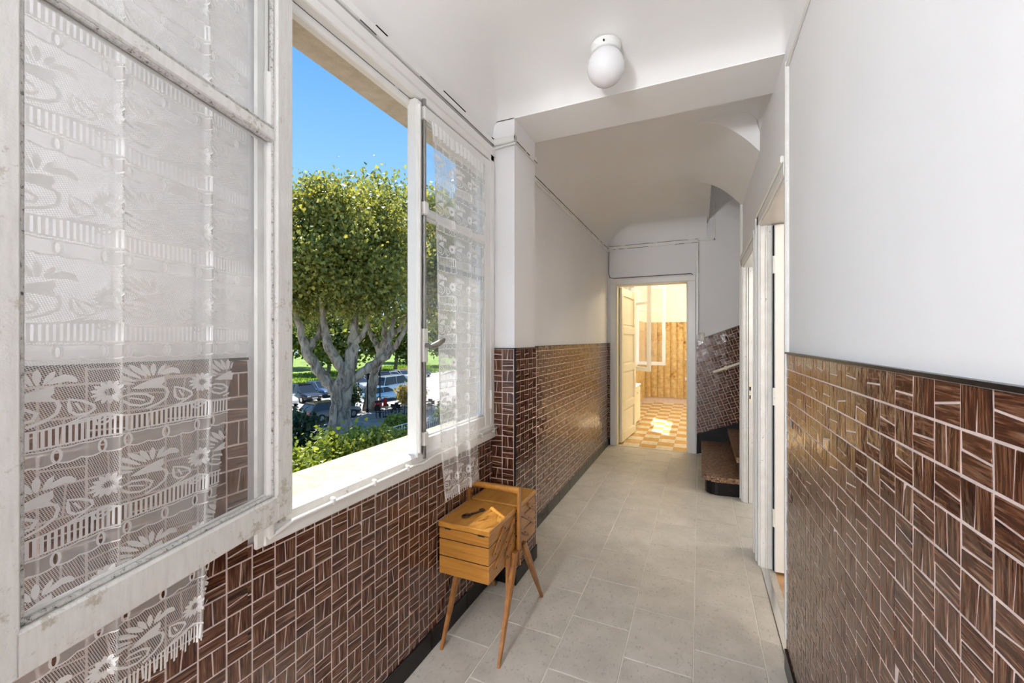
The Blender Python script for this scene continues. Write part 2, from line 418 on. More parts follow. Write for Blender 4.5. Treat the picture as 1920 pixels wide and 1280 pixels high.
for nm, c in dict(car_black=(.018, .018, .021), car_grey=(.10, .10, .11), car_blue=(.08, .14, .26), car_silver=(.50, .52, .54), car_white=(.78, .78, .78),
                  car_orange=(.75, .38, .24), car_skyblue=(.25, .45, .65), car_brown=(.10, .075, .06), car_van=(.52, .58, .64)).items(): paint(nm, c)
simple('car_glass', (.03, .04, .05), .06, .2)
simple('headlight', (.8, .8, .8), .1)
simple('tail_red', (.5, .02, .02), .2)

# ================================================================== THE SETTING
XL, XR, YE, YB, ROOF = -1.075, 0.332, 5.38, -6.2, 4.2
DADO = 1.297
WY0, WY1, WZ0, WZ1 = 0.785, 2.088, 0.842, 2.385          # window opening in the left wall
M = MATS

# ---- floor: vinyl squares laid in staggered columns
floor = MB().box(XL-.02, XR+.3, YB, YE+.02, -.12, -.003).build('floor', M['floor_joint'], label='beige stone-look tiled hall floor with pale joints', cat='floor', kind='structure')
TW, TL, G = .2725, .36, .0050
fx0 = -.0245
floor_meshes = {}
for ci in range(-5, 3):
    xa, xb = fx0+ci*TW, fx0+(ci+1)*TW
    xa2, xb2 = max(xa, XL), min(xb, XR+.07)
    if xb2-xa2 < .02: continue
    off = 1.978 if ci % 2 == 0 else 1.806
    k0 = int((YB-off)/TL)-1
    for k in range(k0, 14):
        ya, yb = max(off+k*TL, YB), min(off+(k+1)*TL, YE)
        if yb-ya < .02: continue
        key = (round(xb2-xa2, 4), round(yb-ya, 4))
        if key not in floor_meshes:
            w, l = key
            floor_meshes[key] = MB().cbox(-w/2+G/2, w/2-G/2, -l/2+G/2, l/2-G/2, -.004, 0, .0012).mesh('floor_tile', M['floor_vinyl'])
        o = link('floor_tile', floor_meshes[key], floor); o.location = ((xa2+xb2)/2, (ya+yb)/2, 0)

# ---- outer wall on the left with the window opening
def wall_with_hole(mb, x0, x1, y0, y1, z0, z1, hy0, hy1, hz0, hz1):
    mb.box(x0, x1, y0, hy0, z0, z1); mb.box(x0, x1, hy1, y1, z0, z1)
    mb.box(x0, x1, hy0, hy1, z0, hz0); mb.box(x0, x1, hy0, hy1, hz1, z1)
    return mb
wall_left = wall_with_hole(MB(), -1.17, XL, YB-.2, 5.5, -.12, ROOF, WY0, WY1, WZ0, WZ1).build('wall_left', M['plaster'], label='white plastered left wall above brown mosaic dado, with the lace-curtained window', cat='wall', kind='structure')
wall_with_hole(MB(), -1.31, -1.17, YB-.2, 5.5, -4.5, ROOF, WY0+.03, WY1+.012, .80, 2.385).build('facade_stone', M['limestone'], wall_left)
MB().cbox(-1.335, -1.10, WY0+.012, WY1+.02, .775, .872, .008).build('outer_sill', M['sill_stone'], wall_left, label='sunlit cream stone outer window sill')
MB().cbox(-1.19, -1.165, WY0+.03, WY1, 2.372, 2.40, .003).build('lintel_moulding', M['limestone'], wall_left)

# ---- pillar and ceiling beam
PX, PY0, PY1 = -.933, 2.10, 2.413
pillar = MB().box(XL-.02, PX, PY0, PY1, 0, 2.60).build('wall_pillar', M['plaster'], label='white square pillar with mosaic base beside the window', cat='pillar', kind='structure')

def grid_surface(xs, ys, fz):
    mb = MB(); nx = len(xs)
    vs = [(x, y, fz(x, y)) for y in ys for x in xs]
    fs = [(j*nx+i, (j+1)*nx+i, (j+1)*nx+i+1, j*nx+i+1) for j in range(len(ys)-1) for i in range(nx-1)]
    return mb.add(vs, fs)
def cove(d, R, drop):
    if d >= R: return 0
    q = 1-max(d, 0)/R
    return drop*(1-math.sqrt(max(0, 1-q*q)))
def lin(a, b, n): return [a+(b-a)*i/n for i in range(n+1)]
xs_near = lin(XL, XL+.24, 14)+lin(XL+.3, XR-.14, 8)+lin(XR-.12, XR, 10)
ceiling = grid_surface(xs_near, [YB, -4, -2, -1, 0, .6, 1.2]+lin(1.62, 2.10, 16),
    lambda x, y: 2.70-max(cove(x-XL, .24, .235), cove(XR-x, .12, .12), cove(2.10-y, .46, .125))).build('ceiling', M['ceiling_paint'], smooth=True, fix=False,
    label='white hall ceiling with rounded coves', cat='ceiling', kind='structure')
MB().box(XL, XR, 2.10, 2.413, 2.57, 2.95).build('beam', M['ceiling_paint'], ceiling)
xs_l = lin(XL, XL+.35, 14)
def fz_mid(x, y): return 2.75-max(cove(x-XL, .35, .27), cove(XR-x, .10, .14))
def fz_vault(x, y): return 2.75-max(cove(x-XL, .35, .27), .26*(max(0, x+.06)/.392)**2.0)
def fz_end(x, y): return 2.75-max(cove(x-XL, .35, .27), cove(YE-y, .20, .23))
grid_surface(xs_l+lin(-.6, XR-.12, 6)+lin(XR-.10, XR, 10), lin(2.41, 2.92, 4), fz_mid).build('far_ceiling', M['ceiling_paint'], ceiling, smooth=True, fix=False)
xs_v = xs_l+[-.6, -.4, -.2]+lin(-.06, XR, 22)
grid_surface(xs_v, lin(2.92, 4.06, 6), fz_vault).build('vault', M['ceiling_paint'], ceiling, smooth=True, fix=False)
grid_surface(xs_l+lin(-.6, .075, 6), lin(4.06, 5.12, 5)+lin(5.18, YE, 12), fz_end).build('end_ceiling', M['ceiling_paint'], ceiling, smooth=True, fix=False)
mb = MB()                                               # crescent face where the vault starts, lip where it ends
for ya, f1, sg in ((2.92, fz_mid, 1), (4.06, lambda x, y: 2.95, -1)):
    vv = [(x, ya, fz_vault(x, ya)) for x in xs_v]+[(x, ya, max(f1(x, ya), fz_vault(x, ya))) for x in xs_v]
    n = len(xs_v); mb.add(vv, [(i, i+1, n+i+1, n+i) for i in range(n-1)])
mb.build('vault_face', M['ceiling_paint'], ceiling, fix=False)
MB().box(.075, .095, 4.06, YE, 2.74, ROOF).build('stairwell_edge', M['ceiling_paint'], ceiling)
MB().box(-1.33, 3.4, YB-.2, 9.75, ROOF, ROOF+.2).build('roof_slab', M['facade'], kind='structure', label='unseen roof slab added over the flat to keep sun out', cat='roof')  # out of view, added so no sun leaks in from above

# ---- right wall with two doorways, then the stair opening
D1, D2 = (2.035, 2.86, 2.03), (3.10, 3.94, 1.955)        # near edge, far edge, height
mb = MB()
mb.box(XR, .46, YB, D1[0], -.12, ROOF); mb.box(XR, .46, D1[0], D1[1], D1[2], ROOF); mb.box(XR, .46, D1[1], D2[0], -.12, ROOF)
mb.box(XR, .46, D2[0], D2[1], D2[2], ROOF); mb.box(XR, .46, D2[1], 4.06, -.12, ROOF)
wall_right = mb.build('wall_right', M['plaster'], label='white plastered right wall with streaky brown mosaic dado', cat='wall', kind='structure')
MB().box(-1.31, .46, YB-.2, YB, -.12, ROOF).build('wall_back', M['plaster'], label='white wall closing the hall behind the viewer', cat='wall', kind='structure')

# ---- end wall with the kitchen doorway and the stairwell beside it
KX0, KX1, KZ = -.973, -.128, 2.045
mb = MB()
mb.box(-1.17, KX0, YE, 5.50, -.12, ROOF); mb.box(KX1, 1.75, YE, 5.50, -.12, ROOF); mb.box(KX0, KX1, YE, 5.50, KZ, ROOF)
wall_end = mb.build('wall_end', M['plaster'], label='white end wall around the kitchen doorway and up the stairs', cat='wall', kind='structure')
mb = MB().box(1.70, 1.82, 4.0, 5.5, -.12, ROOF); mb.box(.46, 1.82, 3.98, 4.06, -.12, ROOF); mb.box(.30, 1.82, 4.06, 5.38, -.12, -.01)
mb.build('wall_stairwell', M['plaster'], label='white inner walls of the stairwell', cat='wall', kind='structure')

# ---- rooms behind the right-hand doorways
mb = MB().box(.46, 3.2, -.6, -.5, -.12, ROOF); mb.box(.46, 3.2, 2.98, 3.06, -.12, ROOF); mb.box(3.2, 3.3, -.6, 4.0, -.12, ROOF); mb.box(.46, 3.3, -.6, 3.98, 2.72, 2.8)
mb.build('wall_side_rooms', M['plaster_warm'], label='pale walls of the rooms behind the right doorways', cat='wall', kind='structure')
mb = MB().box(XR+.04, 3.2, -.5, 3.98, -.12, -.002)
room_floor = mb.build('floor_side_rooms', M['parquet'], label='brown parquet floor inside the right doorway', cat='floor', kind='structure')

# ================================================================== MOSAIC DADO
def clip_poly(poly, region):
    "clip a convex polygon by a convex counter-clockwise region"
    out = poly
    for i in range(len(region)):
        a, b = region[i], region[(i+1) % len(region)]
        def side(p): return (b[0]-a[0])*(p[1]-a[1])-(b[1]-a[1])*(p[0]-a[0])
        src, out = out, []
        for j in range(len(src)):
            p, q = src[j], src[(j+1) % len(src)]
            sp_, sq = side(p), side(q)
            if sp_ >= 0: out.append(p)
            if (sp_ >= 0) != (sq >= 0):
                t = sp_/(sp_-sq); out.append((p[0]+(q[0]-p[0])*t, p[1]+(q[1]-p[1])*t))
        if len(out) < 3: return []
    return out
def area2(p): return abs(sum(p[i][0]*p[(i+1) % len(p)][1]-p[(i+1) % len(p)][0]*p[i][1] for i in range(len(p))))/2
def tile_geo(poly, vertical, ou=0, ov=0, h=.0011, c=.0006):
    "chamfered slab from a polygon, with uv across/along the strip"
    n = len(poly); cx = sum(p[0] for p in poly)/n; cy = sum(p[1] for p in poly)/n
    r = max(1e-4, min(math.hypot(p[0]-cx, p[1]-cy) for p in poly)); k = max(.5, 1-c*1.3/r)
    ring = [(p[0], p[1], 0) for p in poly]+[(p[0], p[1], h-c) for p in poly]+[(cx+(p[0]-cx)*k, cy+(p[1]-cy)*k, h) for p in poly]
    fs = [(i, (i+1) % n, n+(i+1) % n, n+i) for i in range(n)]+[(n+i, n+(i+1) % n, 2*n+(i+1) % n, 2*n+i) for i in range(n)]+[tuple(range(2*n, 3*n))]
    uv = []
    for f in fs:
        for i in f:
            x, y = ring[i][0]+ou, ring[i][1]+ov
            uv.append((x, y) if vertical else (y, x))
    return ring, fs, uv
VARIANTS = []
_r = random.Random(3)
for _ in range(8): VARIANTS.append((.5+_r.uniform(-.09, .09), .5+_r.uniform(-.09, .09)))
TILE_MESH = {}
def mosaic(parent, jobs, limit=300):
    """jobs: (origin, U, V, pitch_u, pitch_v, range_u, range_v, region polygon). The `limit` strips that show largest become objects of their own, the rest one joined part."""
    pieces = []
    rnd = random.Random(len(jobs)*11+5)
    for org, U, V, pu, pv, ru, rv, region, anch in jobs:
        org, U, V = Vector(org), Vector(U), Vector(V); Nn = U.cross(V)
        i0, i1 = math.floor((ru[0]-anch[0])/pu), math.ceil((ru[1]-anch[0])/pu)
        j0, j1 = math.floor((rv[0]-anch[1])/pv), math.ceil((rv[1]-anch[1])/pv)
        g, gs = .0021, .0017
        for i in range(i0, i1):
            for j in range(j0, j1):
                vi = rnd.randrange(len(VARIANTS)); a, b = VARIANTS[vi]; vert = (i+j) % 2 == 0
                x0, y0 = anch[0]+i*pu, anch[1]+j*pv
                for pc in (0, 1):
                    if vert:
                        sa, sb = a*pu, b*pu
                        q = [(g, g), (sb-gs, g), (sa-gs, pv-g), (g, pv-g)] if pc == 0 else [(sb+gs, g), (pu-g, g), (pu-g, pv-g), (sa+gs, pv-g)]
                    else:
                        sa, sb = a*pv, b*pv
                        q = [(g, g), (pu-g, g), (pu-g, sb-gs), (g, sa-gs)] if pc == 0 else [(g, sa+gs), (pu-g, sb+gs), (pu-g, pv-g), (g, pv-g)]
                    full = [(x0+p[0], y0+p[1]) for p in q]
                    cl = clip_poly(full, region)
                    if not cl or area2(cl) < 3e-5: continue
                    whole = area2(cl) > area2(full)*.999
                    cx = sum(p[0] for p in cl)/len(cl); cy = sum(p[1] for p in cl)/len(cl)
                    loc = org+U*cx+V*cy
                    pr = project(loc); sc = 0
                    if pr and -20 < pr[0] < 1940 and -20 < pr[1] < 1300:
                        dv = Vector((loc.x, loc.y, loc.z-EYE)); sc = area2(cl)*abs(dv.normalized().dot(Nn))/pr[2]**2
                    pieces.append((sc, [(p[0]-cx, p[1]-cy) for p in cl], vert, loc, U, V, Nn, (vi, pc, vert, pu, pv) if whole else None))
    order = sorted(range(len(pieces)), key=lambda k: -pieces[k][0])
    single = set(k for k in order[:limit] if pieces[k][0] > 0)
    stuff = MB()
    pl = WORLD_LOC.get(parent, Vector((0, 0, 0)))
    for k, (sc, poly, vert, loc, U, V, Nn, key) in enumerate(pieces):
        R = Matrix((U, V, Nn)).transposed()
        tilt = Matrix.Rotation(rnd.gauss(0, .016), 3, 'X') @ Matrix.Rotation(rnd.gauss(0, .016), 3, 'Y')
        R = R @ tilt
        ou, ov = rnd.uniform(0, 40), rnd.uniform(0, 40)
        if k in single:
            me = TILE_MESH.get(key) if key else None
            if me is None:
                vs, fs, uv = tile_geo(poly, vert); me = MB().add(vs, fs, uv).mesh('mosaic_tile', M['wood_grain_tile'])
                if key: TILE_MESH[key] = me
            o = link('mosaic_tile', me, parent); o.matrix_local = Matrix.Translation(loc-pl) @ R.to_4x4()
        else:
            vs, fs, uv = tile_geo(poly, vert, ou, ov)
            stuff.add([R @ Vector(p)+loc for p in vs], fs, uv)
    if stuff.v: stuff.build('mosaic_tiles', M['wood_grain_tile'], parent, fix=False, kind='stuff')
def rect(a, b, c, d): return [(a, c), (b, c), (b, d), (a, d)]
ez = (0, 0, 1)
BZ = .085                                                # top of the black skirting
# left wall: below the window, beside it (seen through the open casement), and the far stretch
bed = MB(); ex = XL+.008
bed.box(XL, ex, YB, .70, BZ, DADO); bed.box(XL, ex, .70, PY0, BZ, .815); bed.box(XL, ex, PY1, YE, BZ, DADO)
bed.build('grout_bed', M['grout'], wall_left)
pu, pv = .0645, .0605
jl = lambda y0, y1, z0, z1: ((ex, 0, 0), (0, 1, 0), ez, pu, pv, (y0, y1), (z0, z1), rect(y0, y1, z0, z1), (.841, .781))
mosaic(wall_left, [jl(-1.6, .70, BZ, DADO), jl(.70, PY0, BZ, .815), jl(PY1, YE, BZ, DADO)])
MB().box(XL, XL+.013, YB, .70, DADO, DADO+.006).box(XL, XL+.013, PY1, YE, DADO, DADO+.006).build('dado_edge', M['black_tile'], wall_left)
# pillar faces
bed = MB(); bed.box(XL, PX+.008, PY0-.008, PY1+.008, BZ, DADO+.001).build('grout_bed', M['grout'], pillar)
w1 = (PX-XL)/2
mosaic(pillar, [((0, PY0-.008, 0), (1, 0, 0), ez, w1, pv, (XL, PX), (BZ, DADO), rect(XL+.002, PX-.003, BZ, DADO), (XL, DADO-pv*20)),
                ((PX+.008, 0, 0), (0, 1, 0), ez, .0626, pv, (PY0, PY1), (BZ, DADO), rect(PY0+.003, PY1, BZ, DADO), (PY0, DADO-pv*20))])
MB().box(PX+.002, PX+.011, PY0-.011, PY0-.002, BZ, DADO+.003).box(XL, PX+.011, PY0-.011, PY1+.006, DADO, DADO+.005).build('dado_edge', M['black_tile'], pillar)
# right wall
MB().box(XR-.008, XR, YB, D1[0]-.02, BZ, DADO-.006).build('grout_bed', M['grout'], wall_right)
mosaic(wall_right, [((XR-.008, 0, 0), (0, -1, 0), ez, .0695, .0627, (-(D1[0]-.02), 1.2), (BZ, DADO-.006), rect(-(D1[0]-.02), 1.2, BZ, DADO-.006), (-.697, DADO-.006-.0627*20))])
MB().box(XR-.014, XR, YB, D1[0]-.01, DADO-.006, DADO+.001).build('dado_edge', M['black_tile'], wall_right)
# end wall: a sliver left of the door, and the sloping band beside the stairs
MB().box(XL, -1.045, YE-.008, YE, BZ, DADO).build('grout_bed', M['grout'], wall_end)
ca, sa = math.cos(.365), math.sin(.365)
S0 = (-.035, YE-.008, 1.335)                              # upper left corner of the sloping band
def sl(x, z):                                            # world (x,z) to band coordinates
    dx, dz = x-S0[0], z-S0[2]; return (dx*ca+dz*sa, -dx*sa+dz*ca)
reg = [sl(-.035, .235), sl(1.68, .235+1.715*.382), sl(1.68, 1.335+1.715*.382), sl(-.035, 1.335)]
MB().add([(-.035, YE-.008, .235), (1.68, YE-.008, .235+1.715*.382), (1.68, YE-.008, 1.335+1.715*.382), (-.035, YE-.008, 1.335),
          (-.035, YE, .235), (1.68, YE, .235+1.715*.382), (1.68, YE, 1.335+1.715*.382), (-.035, YE, 1.335)],
         [(0, 1, 2, 3), (4, 7, 6, 5), (0, 4, 5, 1), (3, 2, 6, 7), (0, 3, 7, 4), (1, 5, 6, 2)]).build('grout_bed', M['grout'], wall_end)
us = [p[0] for p in reg]; vs_ = [p[1] for p in reg]
mosaic(wall_end, [((0, YE-.008, 0), (1, 0, 0), ez, .03, pv, (XL, -1.045), (BZ, DADO), rect(XL+.006, -1.046, BZ, DADO), (XL, .05)),
                  (S0, (ca, 0, sa), (-sa, 0, ca), .064, .061, (min(us), max(us)), (min(vs_), max(vs_)), reg, (0, 0))])
MB().add([(-.035, YE-.012, 1.335), (1.68, YE-.012, 1.335+1.715*.382), (1.68, YE-.012, 1.341+1.715*.382), (-.035, YE-.012, 1.341),
          (-.035, YE, 1.335), (1.68, YE, 1.335+1.715*.382), (1.68, YE, 1.341+1.715*.382), (-.035, YE, 1.341)],
         [(0, 1, 2, 3), (4, 7, 6, 5), (0, 4, 5, 1), (3, 2, 6, 7), (0, 3, 7, 4), (1, 5, 6, 2)]).box(XL, -1.045, YE-.012, YE, DADO, DADO+.005).build('dado_edge', M['black_tile'], wall_end)

# ---- skirtings of black tile, one piece after another
def dashes(mb, a, b, mk, seed, fill=.55):
    "broken dark dashes along a run"
    r = random.Random(seed); p = a
    while p < b:
        l = r.uniform(.015, .13); q = min(b, p+l)
        if r.random() < fill: mk(mb, p, q, r.uniform(.0008, .0022))
        p = q
    return mb
def skirting(name, label, runs, h=BZ, t=.016, step=.30):
    root = thing(name, label, 'baseboard', kind='structure')
    for x0, y0, x1, y1, nx, ny in runs:
        L = math.hypot(x1-x0, y1-y0); n = max(1, round(L/step)); dx, dy = (x1-x0)/n, (y1-y0)/n
        for k in range(n):
            a = (x0+dx*k, y0+dy*k); b = (x0+dx*(k+1), y0+dy*(k+1))
            ux, uy = dx/(L/n)*.001, dy/(L/n)*.001
            p = [(a[0]+ux, a[1]+uy), (b[0]-ux, b[1]-uy)]
            MB().cbox(min(p[0][0], p[1][0], p[0][0]+nx*t), max(p[0][0], p[1][0], p[0][0]+nx*t), min(p[0][1], p[1][1], p[0][1]+ny*t), max(p[0][1], p[1][1], p[0][1]+ny*t), 0, h, .002).build('skirting_tile', M['black_tile'], root)
    return root
skirting('baseboard_left', 'black skirting tiles along the left wall and pillar', [(XL, -1.8, XL, PY0, 1, 0), (XL, PY0, PX, PY0, 0, -1), (PX, PY0-.016, PX, PY1, 1, 0), (XL, PY1+.001, XL, YE, 1, 0)])
skirting('baseboard_right', 'black skirting tiles under the right mosaic dado', [(XR, -1.8, XR, D1[0]-.02, -1, 0)])
MB().cbox(XL+.017, -1.045, YE-.016, YE, 0, BZ, .002).build('baseboard_end', M['black_tile'], label='black skirting tile in the corner left of the kitchen door', cat='baseboard', kind='structure')
MB().cbox(XR-.016, XR+.02, 3.985, 4.075, 0, .26, .003).build('baseboard_corner', M['black_tile'], label='black skirting at the wall corner beside the stair foot', cat='baseboard', kind='structure')
MB().cbox(XR-.012, XR, 2.945, 3.035, 0, .11, .004).build('baseboard_pier', M['white_gloss'], label='white skirting between the two right doorways', cat='baseboard', kind='structure')

# ---- picture rail with old cable strips, around the hall at 2.45 m
t1 = thing('trim_1', 'white painted rail and cable strip along the left wall above the window', 'trim', kind='structure')
RZ = 2.455
MB().cbox(XL, XL+.022, YB, PY0, RZ-.018, RZ+.018, .005).cbox(XL, PX+.016, PY0-.016, PY0, RZ-.018, RZ+.018, .005).cbox(PX, PX+.016, PY0-.016, PY1+.004, RZ-.018, RZ+.018, .005).build('rail', M['white_gloss'], t1)
mb = dashes(MB(), -1, PY0, lambda m, p, q, t: m.box(XL, XL+.023, p, q, RZ+.018, RZ+.018+t*.6), 1, .5)
dashes(mb, XL+.03, PX, lambda m, p, q, t: m.box(p, q, PY0-.0175, PY0, RZ+.018, RZ+.018+t), 2, .6)
dashes(mb, PY0, PY1, lambda m, p, q, t: m.box(PX+.0155, PX+.0168, p, q, RZ-.018-t, RZ-.015), 3, .7)
dashes(mb, 0, PY0, lambda m, p, q, t: m.box(XL+.0215, XL+.0225, p, q, RZ-.018-t*.5, RZ-.016), 4, .5)
mb.build('shadow_dash', M['dark_gap'], t1)  # dark dashes drawn in for the shadow gap along the rail
MB().tube([(XL+.015, YB, RZ-.045), (XL+.015, PY0-.02, RZ-.045), (XL+.03, PY0-.012, RZ-.035), (PX+.012, PY0-.013, RZ-.028)], .006, 8).build('cable', M['white_gloss'], t1, smooth=True)
for k in range(11): MB().cbox(XL, XL+.027, .45+k*.155, .462+k*.155, RZ-.056, RZ-.036, .003).build('cable_clip', M['white_gloss'], t1)
t2 = thing('trim_2', 'white cable moulding along the far left wall up to the kitchen door', 'trim', kind='structure')
z0 = 2.485
MB().cbox(XL, XL+.014, PY1, YE, z0-.022, z0+.020, .004).build('rail', M['white_gloss'], t2)
mb = dashes(MB(), PY1, YE, lambda m, p, q, t: m.box(XL, XL+.0148, p, q, z0+.020, z0+.020+t*1.3), 5, .8)
dashes(mb, PY1, YE, lambda m, p, q, t: m.box(XL, XL+.0145, p, q, z0-.003, z0-.003+t), 6, .55)
mb.build('shadow_dash', M['dark_gap'], t2)  # shade along the far moulding, put in as dark strips
t3 = thing('trim_3', 'white cable moulding across the end wall over the kitchen door', 'trim', kind='structure')
z1_ = 2.515
MB().cbox(XL, -.02, YE-.016, YE, z1_-.022, z1_+.018, .004).build('rail', M['white_gloss'], t3)
mb = dashes(MB(), XL, -.02, lambda m, p, q, t: m.box(p, q, YE-.0168, YE, z1_+.018, z1_+.018+t*1.4), 7, .75)
dashes(mb, XL, -.02, lambda m, p, q, t: m.box(p, q, YE-.0168, YE-.0155, z1_-.022-t*1.2, z1_-.020), 8, .5)
mb.build('shadow_dash', M['dark_gap'], t3)  # dark strips stand in for shadow lines over the kitchen door
MB().cbox(-.042, -.012, YE-.014, YE, 1.40, z1_-.02, .004).build('conduit', M['white_gloss'], t3)
dashes(MB(), 1.40, z1_-.02, lambda m, p, q, t: m.box(-.012, -.0112+t, YE-.012, YE, p, q), 9, .7).build('conduit_gap', M['dark_gap'], t3)
MB().cbox(-.012, .165, YE-.012, YE, 2.505, 2.53, .004).cbox(.145, .167, YE-.012, YE, 2.505, 2.95, .004).build('conduit', M['white_gloss'], t3)
MB().tube([(-1.06, YE-.008, 2.47), (-1.065, YE-.008, 2.20), (-1.05, YE-.008, 2.14), (-1.0, YE-.008, 2.128), (-.09, YE-.008, 2.130), (-.075, YE-.008, 2.115)], .004, 6).build('wire', M['dark_gap'], t3, smooth=True)
t4 = MB().cbox(XR-.012, XR, YB, D1[0], 2.462, 2.474, .003).build('trim_4', M['white_gloss'], label='thin white edge strip high along the right wall', cat='trim', kind='structure')
t5 = MB().cbox(XR-.014, XR+.004, D1[0]-.028, D1[0]+.002, .12, 2.49, .006).build('trim_5', M['paint_worn'], label='chipped white corner strip where the right wall meets the first doorway', cat='trim', kind='structure')
MB().tube([(XR-.008, 4.035, 2.50), (XR-.008, 4.035, .27)], .011, 8).build('trim_6', M['white_gloss'], smooth='auto', label='white rounded corner bead beside the stairs', cat='trim', kind='structure')

# ---- doorway casings, linings and leaves on the right
def doorway(name, label, y0, y1, zt, near, depth=.055):
    root = thing(name, label, 'door', (XR, (y0+y1)/2, 0), kind='structure')
    for nm, a, b in (('casing', y1, y1+.085),)+((('casing', y0-.085, y0),) if near else ()):
        MB().cbox(XR-.016, XR, a, b, 0, zt+.085, .004).cbox(XR-.024, XR-.012, b-.03 if a == y1 else a, b if a == y1 else a+.03, 0, zt+.085, .006).build(nm, M['white_gloss'], root)
    MB().cbox(XR-.016, XR, y0-(.085 if near else .0), y1+.085, zt, zt+.085, .004).cbox(XR-.026, XR-.012, y0-(.085 if near else .0), y1+.085, zt+.052, zt+.087, .006).build('head_casing', M['white_gloss'], root)
    MB().cbox(XR-.006, XR+depth, y1-.012, y1+.002, 0, zt, .003).cbox(XR+.02, XR+.03, y1-.022, y1-.010, 0, zt, .003).build('jamb_lining', M['paint_worn'], root)
    MB().cbox(XR-.006, XR+.13, y0, y1, zt-.012, zt+.002, .003).build('head_lining', M['white_gloss'], root)
    return root
d1 = doorway('door_1', 'white doorway nearest on the right with its door leaf open inward', *D1, False)
leaf = MB().cbox(XR+.0605, XR+.86, D1[1]-.058, D1[1]-.018, .012, D1[2]-.02, .004).build('door_leaf', M['white_gloss'], d1)
MB().box(XR+.0555, XR+.060, D1[1]-.045, D1[1]-.02, .012, D1[2]-.02).build('hinge_gap', M['dark_gap'], d1)
for z in (.32, 1.02, 1.78): MB().tube([(XR+.060, D1[1]-.050, z-.05), (XR+.060, D1[1]-.050, z+.05)], .009, 8).build('hinge', M['paint_worn'], d1, smooth='auto')
for (z0_, z1b) in ((.25, .95), (1.1, 1.85)): MB().cbox(XR+.2, XR+.75, D1[1]-.062, D1[1]-.056, z0_, z1b, .003).build('leaf_panel', M['white_gloss'], leaf)
MB().cbox(XR-.004, XR+.034, D1[0], D1[1]-.012, -.002, .006, .003).build('threshold_strip', M['chrome'], d1, label='metal threshold strip')
d2 = doorway('door_2', 'white doorway farther along the right wall, next to the stairs', *D2, True, .135)
MB().box(XR+.030, XR+.036, D2[1]-.0135, D2[1]-.011, 0, D2[2]).build('rebate_gap', M['dark_gap'], d2)
MB().cbox(XR+.038, XR+.056, D2[1]-.016, D2[1]-.012, .82, 1.0, .001).build('strike_plate', M['cream_paint'], d2)
MB().box(XR+.040, XR+.052, D2[1]-.0175, D2[1]-.0155, .93, .96).box(XR+.041, XR+.050, D2[1]-.0175, D2[1]-.0155, .86, .89).build('latch_hole', M['dark_gap'], d2)
MB().cbox(XR+.14, XR+.93, D2[0]+.002, D2[0]+.042, .01, D2[2]-.02, .004).build('door_leaf', M['white_gloss'], d2)

# ---- stairs climbing to the right through the opening
st = thing('staircase', 'brown terrazzo stairs with black risers climbing right at the hall end', 'stairs', (.2, 4.6, 0), kind='structure')
def tread_poly(x0, x1, y0, y1, r):
    p = [(x1, y0+.10), (x1, y1), (x0, y1)]
    for k in range(7):
        a = PI+k/6*PI/2; p.append((x0+r+r*math.cos(a), y0+r+r*math.sin(a)))
    return p
for k in range(6):
    x0, x1, zt = .015+k*.275, .015+(k+1)*.275+.03, .165*(k+1)
    y0 = 3.985 if k == 0 else 4.075
    if k == 0: poly = [(XR-.002, y0+.02), (XR-.002, 4.075), (x1, 4.075), (x1, YE), (x0, YE)]+[(x0+.13+.13*math.cos(PI+j/6*PI/2), y0+.13+.13*math.sin(PI+j/6*PI/2)) for j in range(7)]
    else: poly = [(x0, y0), (x1, y0), (x1, YE), (x0, YE)]
    MB().prism(poly, 'z', zt-.045, zt).build('tread', M['terrazzo'], st)
    i = .03
    if k == 0: rp = [(XR-.002, y0+i+.02), (XR-.002, 4.075), (x1, 4.075), (x1, YE), (x0+i, YE)]+[(x0+i+.10+.10*math.cos(PI+j/6*PI/2), y0+i+.10+.10*math.sin(PI+j/6*PI/2)) for j in range(7)]
    else: rp = [(x0+i, y0), (x1, y0), (x1, YE), (x0+i, YE)]
    MB().prism(rp, 'z', zt-.165 if k else 0, zt-.045).build('riser', M['black_tile'], st)
mb = MB()                                                # black stringer skirting under the sloping mosaic
mb.add([(-.035, YE-.014, .0), (1.68, YE-.014, .45), (1.68, YE-.014, .235+1.715*.382), (-.035, YE-.014, .235), (-.035, YE, .0), (1.68, YE, .45), (1.68, YE, .235+1.715*.382), (-.035, YE, .235)],
       [(0, 1, 2, 3), (4, 7, 6, 5), (0, 4, 5, 1), (3, 2, 6, 7), (0, 3, 7, 4), (1, 5, 6, 2)])
mb.build('stringer', M['black_paint'], st)

# ================================================================== WINDOW IN THE LEFT WALL
win = thing('window_1', 'white painted double casement window in the left wall, one leaf open', 'window', (XL, 1.44, WZ0), kind='structure')
fr = MB()
fr.cbox(-1.125, -1.052, WY1-.042, WY1+.004, WZ0, WZ1, .004)            # far jamb
fr.cbox(-1.125, -1.052, WY0-.004, WY0+.035, WZ0, WZ1, .004)            # near jamb
fr.cbox(-1.125, -1.052, WY0, WY1, WZ1-.045, WZ1+.002, .004)            # head
fr.cbox(-1.115, -1.085, WY0, WY1, WZ1-.075, WZ1-.043, .004)
fr.build('frame', M['white_gloss'], win)
dashes(MB(), WY0+.04, WY1-.05, lambda m, p, q, t: m.box(-1.087, -1.0845, p, q, WZ1-.047, WZ1-.044), 12, .9).build('head_seal', M['dark_gap'], win)
MB().cbox(-1.062, -1.046, WY0-.075, PY0-.002, WZ1-.012, WZ1+.035, .005).cbox(-1.062, -1.050, WY0-.075, WY0-.01, .80, WZ1, .005).build('architrave', M['white_gloss'], win)
